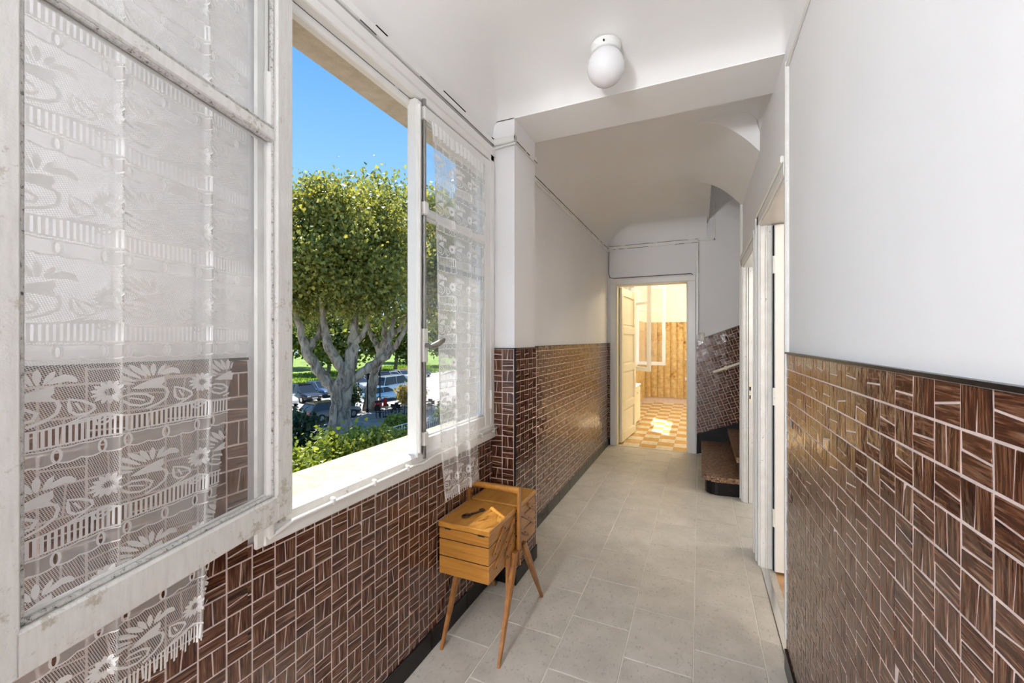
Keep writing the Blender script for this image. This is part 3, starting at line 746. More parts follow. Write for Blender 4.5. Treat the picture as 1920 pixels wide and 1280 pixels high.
MB().cbox(-1.115, -1.045, WY0, WY1, WZ0-.002, .880, .008).cbox(-1.135, -1.112, WY0, WY1, WZ0-.002, .868, .004).build('bottom_rail', M['paint_worn'], win)
MB().cbox(-1.125, -1.105, WY0+.03, WY1-.03, .866, .8745, .002).build('drip_channel', M['grey_metal'], win)
MB().cbox(XL, -1.046, WY0-.055, PY0-.002, .800, .846, .006).build('apron_board', M['white_gloss'], win)
MB().tube([(-1.036, WY0-.05, .826), (-1.034, WY0+.02, .846), (-1.034, 1.36, .848), (-1.030, 1.40, .842), (-1.030, 1.44, .850), (-1.034, 1.50, .852), (-1.034, PY0-.012, .856)], .0058, 8).build('cable', M['white_gloss'], win, smooth=True)
for y in (.94, 1.12, 1.30, 1.58, 1.74, 1.90, 2.04): MB().cbox(XL+.03, -1.026, y, y+.012, .838, .862, .003).build('cable_clip', M['white_gloss'], win)
MB().tube([(-1.035, WY0-.048, .835), (-1.035, WY0-.048, 2.05)], .013, 10).build('wall_pipe', M['white_gloss'], win, smooth='auto')

CW, CZ0, CZ1, TRN = .645, .868, 2.335, (1.872, 1.902)
def casement(Mx, name, matf, matb, glass, hinge_side, pos):
    "leaf in local coordinates: x from hinge (0) to free edge (CW), y thickness (0 = outer face .. +.042 room side), z up"
    def put(mb): return mb.xf(Mx)
    s = .062
    mb = MB()
    mb.cbox(0, s, 0, .042, CZ0, CZ1, .004).cbox(CW-s-.01, CW, 0, .042, CZ0, CZ1, .004)
    mb.cbox(s-.002, CW-s, 0, .042, CZ0, CZ0+.068, .004).cbox(s-.002, CW-s, 0, .042, CZ1-.055, CZ1, .004)
    mb.cbox(s-.002, CW-s, .006, .038, TRN[0], TRN[1], .004)
    part = put(mb).build(name, matf, win)
    x0, x1 = s, CW-s-.01
    for za, zb in ((CZ0+.068, TRN[0]), (TRN[1], CZ1-.055)):
        put(MB().box(x0-.004, x1+.004, .0195, .0225, za-.004, zb+.004)).build('glass_pane', M[glass], part)
        p = MB()                                          # putty line on the outer side
        for a, b, c, d in ((x0, x0+.009, za, zb), (x1-.009, x1, za, zb), (x0, x1, za, za+.008), (x0, x1, zb-.008, zb)):
            p.cbox(a, b, .008, .0195, c, d, .003)
        put(p).build('putty', matb, part)
    b = MB()                                              # inner bead on the room side
    for za, zb in ((CZ0+.068, TRN[0]), (TRN[1], CZ1-.055)):
        for a, bb, c, d in ((x0, x0+.01, za, zb), (x1-.01, x1, za, zb), (x0, x1, za, za+.01), (x0, x1, zb-.01, zb)):
            b.cbox(a, bb, .0225, .032, c, d, .003)
    put(b).build('bead', M['white_gloss'], part)
    return part, put
# open leaf: hinged at the near jamb, swung back towards the wall
HX, HY = -1.031, .805
ang = math.radians(15.5)
ux, uy = math.sin(ang), -math.cos(ang)                    # along the leaf, hinge to free edge
ny = Vector((-math.cos(ang), -math.sin(ang)))             # towards the wall: the room-side face when closed
MO = Matrix(((ux, ny.x, 0, HX), (uy, ny.y, 0, HY), (0, 0, 1, 0), (0, 0, 0, 1)))
cas_open, put_o = casement(MO, 'open_casement', M['paint_rough'], M['putty'], 'glass_dusty', 0, None)
tag(cas_open, 'open casement leaf with weathered flaking paint')
for z in (1.05, 1.60, 2.15): put_o(MB().tube([(-.004, .046, z-.05), (-.004, .046, z+.05)], .008, 8)).build('hinge', M['paint_worn'], cas_open, smooth='auto')
# closed leaf: hinged at the far jamb, room side facing the hall
MC = Matrix(((0, 1, 0, -1.096), (-1, 0, 0, 2.048), (0, 0, 1, 0), (0, 0, 0, 1)))
_cw = CW; CW = .668
cas_cl, put_c = casement(MC, 'closed_casement', M['white_gloss'], M['white_gloss'], 'glass', 0, None)
tag(cas_cl, 'closed casement leaf with bolt rod and grey handle')
for z in (1.02, 1.95): put_c(MB().tube([(.004, .046, z-.05), (.004, .046, z+.05)], .0075, 8)).build('hinge', M['white_metal'], cas_cl, smooth='auto')
rx = CW-.028
put_c(MB().tube([(rx-.018, .052, CZ0-.012), (rx-.018, .052, CZ1+.012)], .0085, 10)).build('bolt_rod', M['grey_metal'], cas_cl, smooth='auto')
put_c(MB().cbox(rx+.004, rx+.034, .040, .056, CZ0, CZ1-.01, .004)).build('cover_strip', M['white_gloss'], cas_cl)
put_c(MB().cbox(rx+.022, rx+.032, .054, .066, CZ0+.02, CZ1-.03, .004)).build('cover_bead', M['white_gloss'], cas_cl)
put_c(MB().cbox(rx-.034, rx-.002, .042, .062, 1.255, 1.395, .004)).build('lock_case', M['white_gloss'], cas_cl)
for z in (CZ0+.07, TRN[0]+.02, CZ1-.05): put_c(MB().cbox(rx-.034, rx-.002, .042, .066, z-.028, z+.028, .004)).build('rod_guide', M['white_metal'], cas_cl)
h = MB().tube([(rx-.018, .060, 1.325), (rx-.018, .085, 1.325)], .010, 10)
h.tube([(rx-.012, .088, 1.321), (rx-.03, .090, 1.323), (rx-.06, .092, 1.332), (rx-.095, .092, 1.346), (rx-.108, .092, 1.350)], [.009, .013, .0135, .012, .006], 10)
put_c(h).build('handle', M['grey_metal'], cas_cl, smooth='auto', label='grey metal window handle')
CW = _cw

# ================================================================== LACE CURTAINS
def motif():
    "one repeat of the lace pattern as flat polygons in repeat units (x right, y down)"
    def n(X, Y): return ((X-60)/900, (Y+.2*(X-60)-200)/1146)
    P = []
    asp = 1146/900
    def petal(b, t, w):
        (x0, y0), (x1, y1) = n(*b), n(*t); x0 += (x1-x0)*.10; y0 += (y1-y0)*.10; dx, dy = x1-x0, (y1-y0)*asp; L = math.hypot(dx, dy); w *= .64; px_, py_ = -dy/L*w, dx/L*w/asp
        pts = []
        for s, k in ((0, .25), (.25, .75), (.55, 1), (.8, .72)): pts.append((x0+(x1-x0)*s+px_*k/2, y0+(y1-y0)*s+py_*k/2))
        pts.append((x1, y1))
        for s, k in ((.8, .72), (.55, 1), (.25, .75), (0, .25)): pts.append((x0+(x1-x0)*s-px_*k/2, y0+(y1-y0)*s-py_*k/2))
        P.append(pts)
    def stroke(pts, w, closed=False):
        q = [n(*p) if p[0] > 1.5 or p[1] > 1.5 else p for p in pts]
        m = len(q); rng = range(m if closed else m-1)
        off = []
        for i in range(m):
            a = q[(i-1) % m] if closed or i else q[i]; b = q[(i+1) % m] if closed or i < m-1 else q[i]
            dx, dy = b[0]-a[0], (b[1]-a[1])*asp; L = math.hypot(dx, dy) or 1
            off.append((-dy/L*w/2, dx/L*w/2/asp))
        for i in rng:
            j = (i+1) % m
            P.append([(q[i][0]+off[i][0], q[i][1]+off[i][1]), (q[j][0]+off[j][0], q[j][1]+off[j][1]), (q[j][0]-off[j][0], q[j][1]-off[j][1]), (q[i][0]-off[i][0], q[i][1]-off[i][1])])
    # lotus
    P.append([n(*p) for p in ((225, 505), (310, 432), (400, 368), (490, 322), (495, 400), (470, 440), (515, 495), (390, 492), (300, 508))])
    for b, t, w in (((205, 505), (62, 505), .055), ((270, 445), (62, 430), .075), ((285, 415), (62, 335), .085), ((325, 385), (92, 215), .095),
                    ((365, 355), (205, 192), .10), ((385, 345), (300, 172), .085), ((400, 340), (400, 150), .085), ((430, 325), (495, 158), .075)): petal(b, t, w)
    P.append([n(*p) for p in ((445, 310), (490, 235), (550, 190), (600, 200), (628, 240), (625, 278), (560, 268), (490, 300))])
    # leaves
    stroke([(80, 605), (240, 570), (340, 575), (400, 620), (380, 690), (300, 727), (220, 710), (150, 650)], .032, True); stroke([(215, 625), (270, 635), (335, 658)], .022)
    stroke([(580, 470), (660, 490), (738, 540), (748, 590), (695, 640), (625, 650), (587, 610), (580, 540)], .03, True); stroke([(620, 515), (640, 560), (662, 602)], .02)
    stroke([(750, 725), (785, 668), (840, 650), (902, 660), (880, 712), (815, 780), (765, 775)], .026, True); stroke([(785, 740), (850, 695)], .018)
    stroke([(505, 480), (522, 545), (505, 630), (440, 705), (345, 770)], .03)
    stroke([(560, 752), (620, 710), (690, 655)], .02); stroke([(575, 758), (660, 740), (750, 708)], .02)
    # half-opened daisies at the repeat edge
    cx, cy = .885, (380+.2*830-200)/1146
    for k in range(14):
        a = 2*PI*k/14+.2; r0, r1 = .035, .165
        x0, y0 = cx+r0*math.cos(a), cy+r0*math.sin(a)/asp; x1, y1 = cx+r1*math.cos(a), cy+r1*math.sin(a)/asp
        px_, py_ = -math.sin(a)*.026, math.cos(a)*.026/asp
        P.append([(x0, y0), (x0+(x1-x0)*.4+px_, y0+(y1-y0)*.4+py_), (x0+(x1-x0)*.75+px_*.8, y0+(y1-y0)*.75+py_*.8), (x1, y1), (x0+(x1-x0)*.75-px_*.8, y0+(y1-y0)*.75-py_*.8), (x0+(x1-x0)*.4-px_, y0+(y1-y0)*.4-py_)])
    # wavy line, comb, ribbon
    def wav(x): return .572+.022*math.sin(2*PI*(x-.05))*(1 if x < .6 else 1.3)
    xs = lin(0, 1, 20)
    stroke([(x, wav(x)) for x in xs], .026)
    for k in range(23):
        x = (k+.5)/23; P.append([(x-.0125, wav(x)), (x+.0125, wav(x)), (x+.0125, .757), (x-.0125, .757)])
    stroke([(x, .760) for x in lin(0, 1, 6)], .020)
    stroke([(x, .785+.010*abs(math.sin(PI*x*6))) for x in lin(0, 1, 36)], .016)
    stroke([(x, .935+.020*(abs(math.sin(PI*x*6))-.5)) for x in lin(0, 1, 36)], .020)
    for k in range(3):
        c = (k+.5)/3; stroke([(c+.029*math.cos(a), .862+.064*math.sin(a)) for a in lin(0, 2*PI, 12)[:-1]], .022, True)
    return P
MOTIF = motif()
REP_H, PHASE = .171, .585
def curtain(name, label, pos, reps, length, ztop, fringe=True):
    """pos(u, w, front): world point for u repeats across (image-left to image-right) and w metres below the top; front lifts the raised pattern."""
    rows = length/REP_H; vtop = PHASE-rows             # pattern coordinate of the top edge (bottom edge sits at PHASE)
    def pt(u, v, lift=0): return pos(u, (v-vtop)*REP_H, lift)
    nu, nv = int(reps*26), int(rows*7)
    us, vv = lin(0, reps, nu), lin(vtop, PHASE, nv)
    mb = MB(); W_ = nu+1
    vs = [pt(u, v) for v in vv for u in us]; fs = []; uv = []
    for j in range(nv):
        for i in range(nu):
            fs.append((j*W_+i, (j+1)*W_+i, (j+1)*W_+i+1, j*W_+i+1)); uv += [(us[i], vv[j]+50), (us[i], vv[j+1]+50), (us[i+1], vv[j+1]+50), (us[i+1], vv[j]+50)]
    net = MB().add(vs, fs, uv).build(name, M['lace_net'], smooth=True, label=label, cat='curtain', fix=False)
    mo = MB()
    for ci in range(-1, math.ceil(reps)):
        for rj in range(math.floor(vtop), 1):
            for poly in MOTIF:
                q = [(ci+p[0], rj+p[1]) for p in poly]
                if min(p[0] for p in q) < 0 or max(p[0] for p in q) > reps or max(p[1] for p in q) > PHASE+.012 or min(p[1] for p in q) < vtop+.05: continue
                for sg in (1,):
                    mo.add([pt(a, b, .0008*sg) for a, b in q], [tuple(range(len(q)))])
    mo.build('lace_pattern', M['lace_thread'], net, fix=False)
    if fringe:
        fb = MB()
        k = 0; u = .01
        while u < reps:
            ln = .20+.04*math.sin(k*1.7); sw = .010*math.sin(k*2.3)
            fb.add([pt(u, PHASE-.01, .0004), pt(u+.022, PHASE-.01, .0004), pt(u+.024+sw, PHASE+ln, .0004), pt(u+.002+sw, PHASE+ln, .0004)], [(0, 1, 2, 3)])
            u += .036; k += 1
        fb.build('fringe', M['lace_thread'], net, fix=False)
    hb = MB()                                             # gathered heading
    nh = int(reps*40)
    hv = [(u, w) for w in (0, .012, .03, .055) for u in lin(0, reps, nh)]
    pts = []
    for u, w in hv: pts.append(pos(u, w, .003+.006*math.sin(u*34)*(1 if w > 0 else .4)))
    hb.add(pts, [(j*(nh+1)+i, (j+1)*(nh+1)+i, (j+1)*(nh+1)+i+1, j*(nh+1)+i+1) for j in range(3) for i in range(nh)])
    hb.build('heading', M['lace_thread'], net, smooth=True, fix=False)
    return net
def pleat(u):
    "position within the repeat with gathered folds at its edges, and the fold height 0..1"
    k = math.floor(u); f = u-k
    if f < .09: g = f/.09*.035
    elif f > .91: g = 1-(1-f)/.09*.035
    else: g = .035+(f-.09)/.82*.93
    e = min(f, 1-f)
    return k+g, math.exp(-(e/.055)**2)
REP_W = .182
def pos_open(u, w, lift):
    g, r = pleat(u)
    x = .575-(g-.02)*REP_W*(1.0 if g < 2 else 1.0); z = 2.30-w
    swing = .010+.05*max(0, (w-.9))/.8 if w > 0 else .010
    y = .048+.012+swing*.5-.016*r*(.3+.7*min(1, w/.4))-lift+.004*math.sin(u*5+w*2)
    x += .006*math.sin(w*2.2+u)*min(1, w)
    return MO @ Vector((x, y, z))
curt1 = curtain('lace_curtain', 'white floral lace curtain hanging behind the open casement, against the brown mosaic', pos_open, 2.70, 2.30-.692, 2.30)
put_o(MB().tube([(.06, .052, 2.295), (.62, .052, 2.295)], .004, 8)).build('curtain_rod', M['white_metal'], curt1, smooth=True)
def pos_closed(u, w, lift):
    g, r = pleat(u)
    t = max(0, w-.25)/1.4
    y0 = 1.468+.055*t**1.2; y1 = 1.925-.105*t
    y = y0+(y1-y0)*g/2.9; z = 2.275-w
    x = -1.040+.012*min(1, w/.2)+.012*r*min(1, w/.3)+.010*t+.004*math.sin(u*4.4+w*3)+lift
    if w > 1.40: x += .06*(w-1.40)
    return Vector((x, y, z))
curt2 = curtain('lace_curtain', 'white floral lace curtain on the closed casement, its fringe reaching the sewing box', pos_closed, 2.9, 2.275-.684, 2.275)
MB().tube([(-1.046, 1.445, 2.268), (-1.046, 1.95, 2.268)], .004, 8).build('curtain_rod', M['white_metal'], curt2, smooth=True)
for y in (1.447, 1.948): MB().tube([(-1.062, y, 2.268), (-1.040, y, 2.268)], .006, 8).build('rod_hook', M['cream_paint'], curt2, smooth=True)
tag(curt1, group='lace curtains of the hall window'); tag(curt2, group='lace curtains of the hall window')

# ================================================================== SEWING BOX
BX0, BX1, BY0, BYM, BY1 = -1.052, -.797, 1.538, 1.822, 2.075
bz0, bz1 = .323, .550
box = thing('sewing_box', 'honey-coloured wooden cantilever sewing box on splayed legs beneath the window', 'sewing box', ((BX0+BX1)/2, BYM, 0))
T = [(bz0, bz0+.0755), (bz0+.0790, bz0+.1505), (bz0+.1540, bz0+.1995)]
def tray(x0, x1, y0, y1, z0, z1, name='tray'):
    o = MB().cbox(x0, x1, y0, y1, z0, z1, .003).build(name, M['honey_wood_side'], box)
    return o
for (ya, yb, nm) in ((BY0, BYM-.012, 0), (BYM+.012, BY1, 1)):
    for (za, zb) in T:
        tray(BX0+.004, BX1-.004, ya+.002, yb, za, zb)
    MB().box(BX0+.008, BX1-.008, ya+.006, yb-.004, bz0+.006, bz1-.008).build('gap_shade', M['black_paint'], box)  # black core put inside so the tray gaps read as shade
    lid = MB().cbox(BX0, BX1, ya, yb+.004 if nm == 0 else yb+.002, bz0+.2025, bz1, .0035).build('lid', M['honey_wood'], box)
    ye = ya-.001 if nm == 0 else yb+.003
    for x in (BX0+.035, BX1-.055):
        MB().cbox(x, x+.030, ye-.0008, ye+.002, bz0+.1985, bz0+.2035, .0006).build('hinge', M['dark_metal'], lid)
MB().cbox(BX0+.012, BX1-.012, BYM-.010, BYM+.010, bz0+.02, bz1-.02, .002).build('centre_board', M['honey_wood_side'], box)
# handle: two uprights and a rounded grip bar
grip = MB()
grip.tube([(BX0+.004, BYM+.002, .628), (BX1+.012, BYM+.002, .628)], .0145, 14)
grip.build('handle_bar', M['honey_wood'], box, smooth='auto')
for x, s in ((BX1+.012, 1), (BX0-.006, -1)):
    mb = MB(); prof = [(-.011, .30), (-.006, .275), (.006, .275), (.011, .30), (.013, .46), (.011, .62)]
    for k in range(7): a = k/6*PI; prof.append((.0125*math.cos(a), .628+.0125*math.sin(a)))
    prof.append((-.011, .62)); prof.append((-.013, .46))
    mb.prism([(BYM+.002+p[0], p[1]) for p in prof], 'x', x-.006, x+.006)
    up = mb.build('upright', M['arm_wood'], box)
    for z in (.305, .345): MB().tube([(x+.006*s, BYM+.002, z), (x+.0085*s, BYM+.002, z)], .0032, 8).build('rivet', M['dark_metal'], up)
# linkage arms on both ends of the trays
def arm(x, s, ya, za, yb, zb, w=.0085):
    a, b = Vector((ya, za)), Vector((yb, zb)); d = (b-a).normalized(); n = Vector((-d.y, d.x))
    poly = []
    for k in range(7): t = PI/2+k/6*PI; poly.append(a+d*math.cos(t)*w+n*math.sin(t)*w)
    for k in range(7): t = -PI/2+k/6*PI; poly.append(b+d*math.cos(t)*w+n*math.sin(t)*w)
    o = MB().prism([(p.x, p.y) for p in poly], 'x', x, x+.006*s).build('arm', M['arm_wood'], box)
    for p in (a, b, (a+b)/2): MB().tube([(x+.006*s, p.x, p.y), (x+.0078*s, p.x, p.y)], .0034, 8).build('rivet', M['dark_metal'], o)
for x, s in ((BX1-.003, 1), (BX0+.003, -1)):
    arm(x, s, 1.596, .372, 1.795, .505); arm(x+.001*s, s, 1.585, .437, 1.680, .508); arm(x+.001*s, s, 1.70, .375, 1.785, .438)
    arm(x, s, 1.862, .505, 2.058, .385); arm(x+.001*s, s, 1.965, .512, 2.055, .455); arm(x+.001*s, s, 1.868, .425, 1.955, .362)
# four splayed legs and a cross dowel
def leg(xt, yt, zt, xb, yb):
    mb = MB(); n = 8
    for (x, y, z, w, d) in ((xt, yt, zt, .011, .020), (xt+(xb-xt)*.25, yt+(yb-yt)*.25, zt*.75, .013, .0195), (xb, yb, 0, .0065, .0075)):
        mb.v += [(x-w, y-d, z), (x+w*.6, y-d, z), (x+w, y-d*.5, z), (x+w, y+d*.5, z), (x+w*.6, y+d, z), (x-w, y+d, z)]
    for i in (0, 1):
        for k in range(6): mb.f.append((i*6+k, i*6+(k+1) % 6, i*6+6+(k+1) % 6, i*6+6+k))
    mb.f += [(5, 4, 3, 2, 1, 0), (12, 13, 14, 15, 16, 17)]
    lg = mb.build('leg', M['leg_wood'], box); return lg
leg(BX1+.008, 1.790, .352, -.754, 1.539); leg(BX1+.008, 1.885, .352, -.754, 2.055)
leg(BX0-.002, 1.770, .352, -1.026, 1.528); leg(BX0-.002, 1.885, .352, -1.026, 2.045)
MB().prism([(1.700, .215), (1.722, .215), (1.736, .350), (1.728, .358), (1.706, .358), (1.700, .350)], 'x', BX1-.002, BX1+.007).build('leg_stop', M['arm_wood'], box)
MB().tube([(BX0, 1.862, .318), (BX1+.01, 1.862, .318)], .009, 8).build('cross_bar', M['leg_wood'], box, smooth='auto')

# ---- old iron key on the lid
key = thing('iron_key', 'old rusty iron key lying on the sewing box lid', 'key', (-.945, 1.655, bz1))
ka = math.radians(63); KM = Matrix.Translation((-.960, 1.628, bz1+.0045)) @ Matrix.Rotation(ka, 4, 'Z')
MB().tube([(.022, 0, 0), (.030, 0, 0), (.034, 0, 0), (.10, 0, 0)], [.0042, .0058, .0042, .0042], 8).xf(KM).build('shank', M['iron_rust'], key, smooth='auto')
bow = [(.018*math.cos(a), .0145*math.sin(a), 0) for a in lin(0, 2*PI, 18)]
MB().tube(bow, .0042, 8, False).xf(KM).build('bow', M['iron_rust'], key, smooth=True)
MB().cbox(.082, .102, .002, .020, -.003, .003, .001).cbox(.075, .080, .003, .012, -.003, .003, .001).xf(KM).build('bit', M['iron_rust'], key)

# ================================================================== CEILING LAMP, AND GLOBES ADDED AS FILL
def globe_lamp(label, loc, r, emit, name='ceiling_lamp', group=None, drop=0):
    x, y, z = loc
    t = thing(name, label, 'lamp', loc, group)
    if drop:
        MB().lathe([(.05, 0), (.045, -.03), (.008, -.04)], 16, loc).tube([(x, y, z-.03), (x, y, z-drop)], .006, 8).build('cord', M['white_metal'], t, smooth='auto'); z -= drop
    MB().lathe([(.064, 0), (.066, -.004), (.066, -.026), (.058, -.034), (.04, -.036)], 28, (x, y, z)).build('base_ring', M['white_metal'], t, smooth='auto')
    for a in (.6, 2.7, 4.8):
        MB().tube([(x+.064*math.cos(a), y+.064*math.sin(a), z-.024), (x+.071*math.cos(a), y+.071*math.sin(a), z-.024)], .004, 8).build('screw', M['dark_metal'], t)
    prof = []
    for k in range(17):
        a = PI*.16+k/16*(PI*.84); prof.append((max(.0005, r*math.sin(a)), -.030-r*.86+r*math.cos(a)))
    if emit:
        nm = 'fill_globe_%g' % emit
        if nm not in MATS:
            m, nt, b, out = base_mat(nm); b.inputs['Base Color'].default_value = (.9, .9, .9, 1)
            b.inputs['Emission Color'].default_value = (*FILL_COL.get(label, (.93, .965, 1.0)), 1); b.inputs['Emission Strength'].default_value = emit
    MB().lathe(prof, 32, (x, y, z)).build('globe', M[nm] if emit else M['globe_glass'], t, smooth=True)
    return t
FILL_COL = {'added warm fill globe on the kitchen ceiling': (1, .87, .62), 'added fill globe high in the stairwell': (1, .97, .93), 'added fill globe in the room behind the first doorway': (1, .95, .88)}
globe_lamp('unlit white glass globe lamp on the hall ceiling', (-.388, 1.89, 2.682), .083, 0)
globe_lamp('added fill globe behind the viewer, brightening the hall', (-.90, -1.9, 2.56), .16, HALL_FILL, drop=.55)  # unseen pendant added to raise the light in the hall
globe_lamp('added fill globe at the unseen back end of the hall', (-.80, -5.0, 2.60), .161, HALL_FILL+.001, drop=.6)  # second unseen pendant, added to light the hall evenly
globe_lamp('added fill globe in the room behind the first doorway', (1.6, 1.2, 2.72), .16, ROOM_FILL)  # unseen globe added to send light out through the doorway
globe_lamp('added fill globe in the small room behind the second doorway', (1.5, 3.5, 2.72), .15, ROOM_FILL)  # added out of view to light the second doorway
globe_lamp('added fill globe high in the stairwell', (1.1, 4.7, 3.6), .14, STAIR_FILL)  # faint fill added out of view for the stairwell

# ---- stair handrail on the end wall, light switch
hr = thing('stair_handrail', 'short pale wooden handrail fixed on the sloping stair mosaic', 'handrail', (.14, YE, .97))
p0, p1 = Vector((.14, YE-.055, .972)), Vector((1.2, YE-.055, .972+1.06*.404))
MB().tube([p0, p0+(p1-p0)*.01, p1], [.012, .017, .017], 12).build('rail', M['cream_paint'], hr, smooth='auto')
for f in (.125, .62):
    q = p0+(p1-p0)*f; MB().lathe([(.006, -.022), (.022, -.014), (.026, 0), (.022, .014), (.006, .022)], 14, q, Matrix.Rotation(PI/2, 3, 'X')).tube([q, (q.x, YE, q.z)], .009, 8).build('bracket', M['cream_paint'], hr, smooth='auto')
sw = thing('light_switch', 'small cream light switch beside the kitchen door frame', 'switch', (.02, YE, 1.375))
MB().cbox(-.008, .052, YE-.030, YE, 1.335, 1.425, .004).build('plate', M['switch_plastic'], sw)
MB().cbox(.010, .034, YE-.036, YE-.028, 1.36, 1.40, .003).build('rocker', M['white_metal'], sw)

# ================================================================== KITCHEN BEYOND THE END DOOR
KYB = 9.45
wk = MB(); wall_with_hole(wk, -1.31, -1.10, 5.5, KYB+.2, -.12, ROOF, 6.72, 8.02, .86, 2.36)
wall_kl = wk.build('wall_kitchen_left', M['plaster_warm'], label='pale kitchen wall on the left with its open window', cat='wall', kind='structure')
wall_kb = MB().box(-1.31, 1.7, KYB, KYB+.2, -.12, ROOF).build('wall_kitchen_back', M['plaster_warm'], label='kitchen back wall, cream above golden ribbed tiles', cat='wall', kind='structure')
MB().box(1.0, 1.2, 5.5, KYB, -.12, ROOF).build('wall_kitchen_right', M['plaster_warm'], label='kitchen right wall out of view', cat='wall', kind='structure')
MB().box(-1.31, 1.2, 5.5, KYB+.2, 2.76, 2.9).build('ceiling_kitchen', M['plaster_warm'], label='kitchen ceiling', cat='ceiling', kind='structure')
fk = MB().box(-1.31, 1.2, YE+.02, KYB, -.12, -.003).build('floor_kitchen', M['grout'], label='tan and cream chequered kitchen floor', cat='floor', kind='structure')
ft = [MB().cbox(-.0985, .0985, -.0985, .0985, -.005, 0, .0012).mesh('floor_tile', M[k]) for k in ('tan_floor_tile', 'white_floor_tile')]
for i in range(11):
    for j in range(21):
        x, y = -1.1+.1+i*.2, YE+.02+.1+j*.2
        if y > KYB: continue
        o = link('floor_tile', ft[(i+j) % 2], fk); o.location = (x, y, 0)
def ribbed(mat):
    w, h, d = .0645, .0985, .026; n = 6; vs = []
    for k in range(n+1):
        x = -w+2*w*k/n; y = -d*math.sqrt(max(0, 1-(x/w*.97)**2))-.004
        vs += [(x, y, -h), (x, y, h)]
    b = len(vs); vs += [(-w, 0, -h), (-w, 0, h), (w, 0, -h), (w, 0, h)]
    fs = [(2*k, 2*k+2, 2*k+3, 2*k+1) for k in range(n)]+[(b, 0, 1, b+1), (2*n, b+2, b+3, 2*n+1), tuple([2*k+1 for k in range(n+1)]+[b+3, b+1]), tuple([2*k for k in range(n+1)][::-1]+[b, b+2])]
    return MB().add(vs, fs).mesh('wall_tile', M[mat])
rt = [ribbed('gold_tile'), ribbed('flower_tile')]
MB().box(-1.10, .98, KYB-.003, KYB, 0, 1.72).build('grout_bed', M['grout'], wall_kb)
decor = {(3, 7), (5, 7), (5, 6), (6, 5), (4, 2), (8, 3), (2, 6)}
for i in range(16):
    for j in range(-1, 8):
        z = 1.715-.1-(7-j)*.2
        if z < .03: continue
        o = link('wall_tile', rt[1] if (i, j) in decor else rt[0], wall_kb); o.location = (-1.10+.066+i*.131, KYB-.003, z)
MB().box(-1.10, -1.097, 5.5, KYB, 0, .86).box(-1.10, -1.097, 8.02, KYB, .86, 1.72).build('grout_bed', M['grout'], wall_kl)
for i in range(29):
    y = 5.6+i*.131
    if y < 6.0: continue
    for j in range(-1, 8):
        z = 1.715-.1-(7-j)*.2
        if z < .03 or (z > .76 and y < 8.1): continue
        o = link('wall_tile', rt[0], wall_kl); o.location = (-1.097, y, z); o.rotation_euler = (0, 0, PI/2)
# kitchen door: casing on the hall side, open panelled leaf
d3 = thing('door_3', 'cream panelled kitchen door standing open inside its white frame', 'door', ((KX0+KX1)/2, YE, 0), kind='structure')
MB().cbox(-1.045, KX0, YE-.018, YE, 0, KZ+.002, .004).build('casing', M['white_gloss'], d3)
MB().cbox(KX1, -.045, YE-.018, YE, 0, KZ+.002, .004).build('casing', M['white_gloss'], d3)
MB().cbox(-1.045, -.045, YE-.020, YE, KZ, KZ+.065, .004).build('head_casing', M['white_gloss'], d3)
MB().cbox(KX0-.002, KX0+.016, YE-.004, 5.52, 0, KZ, .003).cbox(KX1-.016, KX1+.002, YE-.004, 5.52, 0, KZ, .003).cbox(KX0, KX1, YE-.004, 5.52, KZ-.016, KZ+.002, .003).build('lining', M['cream_paint'], d3)
MB().cbox(KX0, KX1, YE-.01, YE+.03, -.003, .004, .002).build('threshold', M['switch_plastic'], d3)
LM = Matrix.Translation((KX0+.03, 5.50, 0)) @ Matrix.Rotation(math.radians(85), 4, 'Z')
leafk = MB().cbox(0, .80, 0, .012, .012, KZ-.02, .003)
st_, ps = .10, [(.12, .42), (.52, .92), (1.02, 1.42), (1.52, 1.92)]
for a, b in ((0, .10), (.70, .80)): leafk.cbox(a, b, -.024, .012, .012, KZ-.02, .003)
zz = [.012]+[v for p in ps for v in p]+[KZ-.02]
for k in range(0, len(zz), 2): leafk.cbox(.098, .702, -.024, .012, zz[k], zz[k+1], .003)
leafk = leafk.xf(LM).build('door_leaf', M['cream_paint'], d3)
for a, b in ps: MB().cbox(.135, .665, -.012, .002, a+.025, b-.025, .004).xf(LM).build('panel', M['cream_paint'], leafk)
# kitchen window: frame and both casements swung in
w2 = thing('window_2', 'white kitchen casement window standing wide open', 'window', (-1.1, 7.37, .86), kind='structure')
MB().cbox(-1.17, -1.09, 6.70, 6.76, .86, 2.37, .004).cbox(-1.17, -1.09, 7.98, 8.04, .86, 2.37, .004).cbox(-1.17, -1.09, 6.7, 8.04, 2.31, 2.37, .004).cbox(-1.17, -1.06, 6.7, 8.04, .84, .89, .004).build('frame', M['white_gloss'], w2)
def kcas(Mx, w):
    mb = MB().cbox(0, .055, 0, .04, .88, 2.33, .004).cbox(w-.055, w, 0, .04, .88, 2.33, .004).cbox(.05, w-.05, 0, .04, .88, .94, .004).cbox(.05, w-.05, 0, .04, 2.27, 2.33, .004).cbox(.05, w-.05, .005, .035, 1.87, 1.905, .004)
    p = mb.xf(Mx).build('casement', M['white_gloss'], w2)
    for a, b in ((.94, 1.87), (1.905, 2.27)): MB().box(.05, w-.05, .018, .021, a, b).xf(Mx).build('glass_pane', M['glass'], p)
kcas(Matrix.Translation((-1.085, 8.0, 0)) @ Matrix.Rotation(math.radians(-4), 4, 'Z'), .52)
kcas(Matrix.Translation((-1.085, 6.74, 0)) @ Matrix.Rotation(math.radians(-46), 4, 'Z'), .60)
kc = thing('kitchen_cabinet', 'low white cabinet beside the kitchen door, under the window', 'cabinet', (-1.0, 6.75, 0))
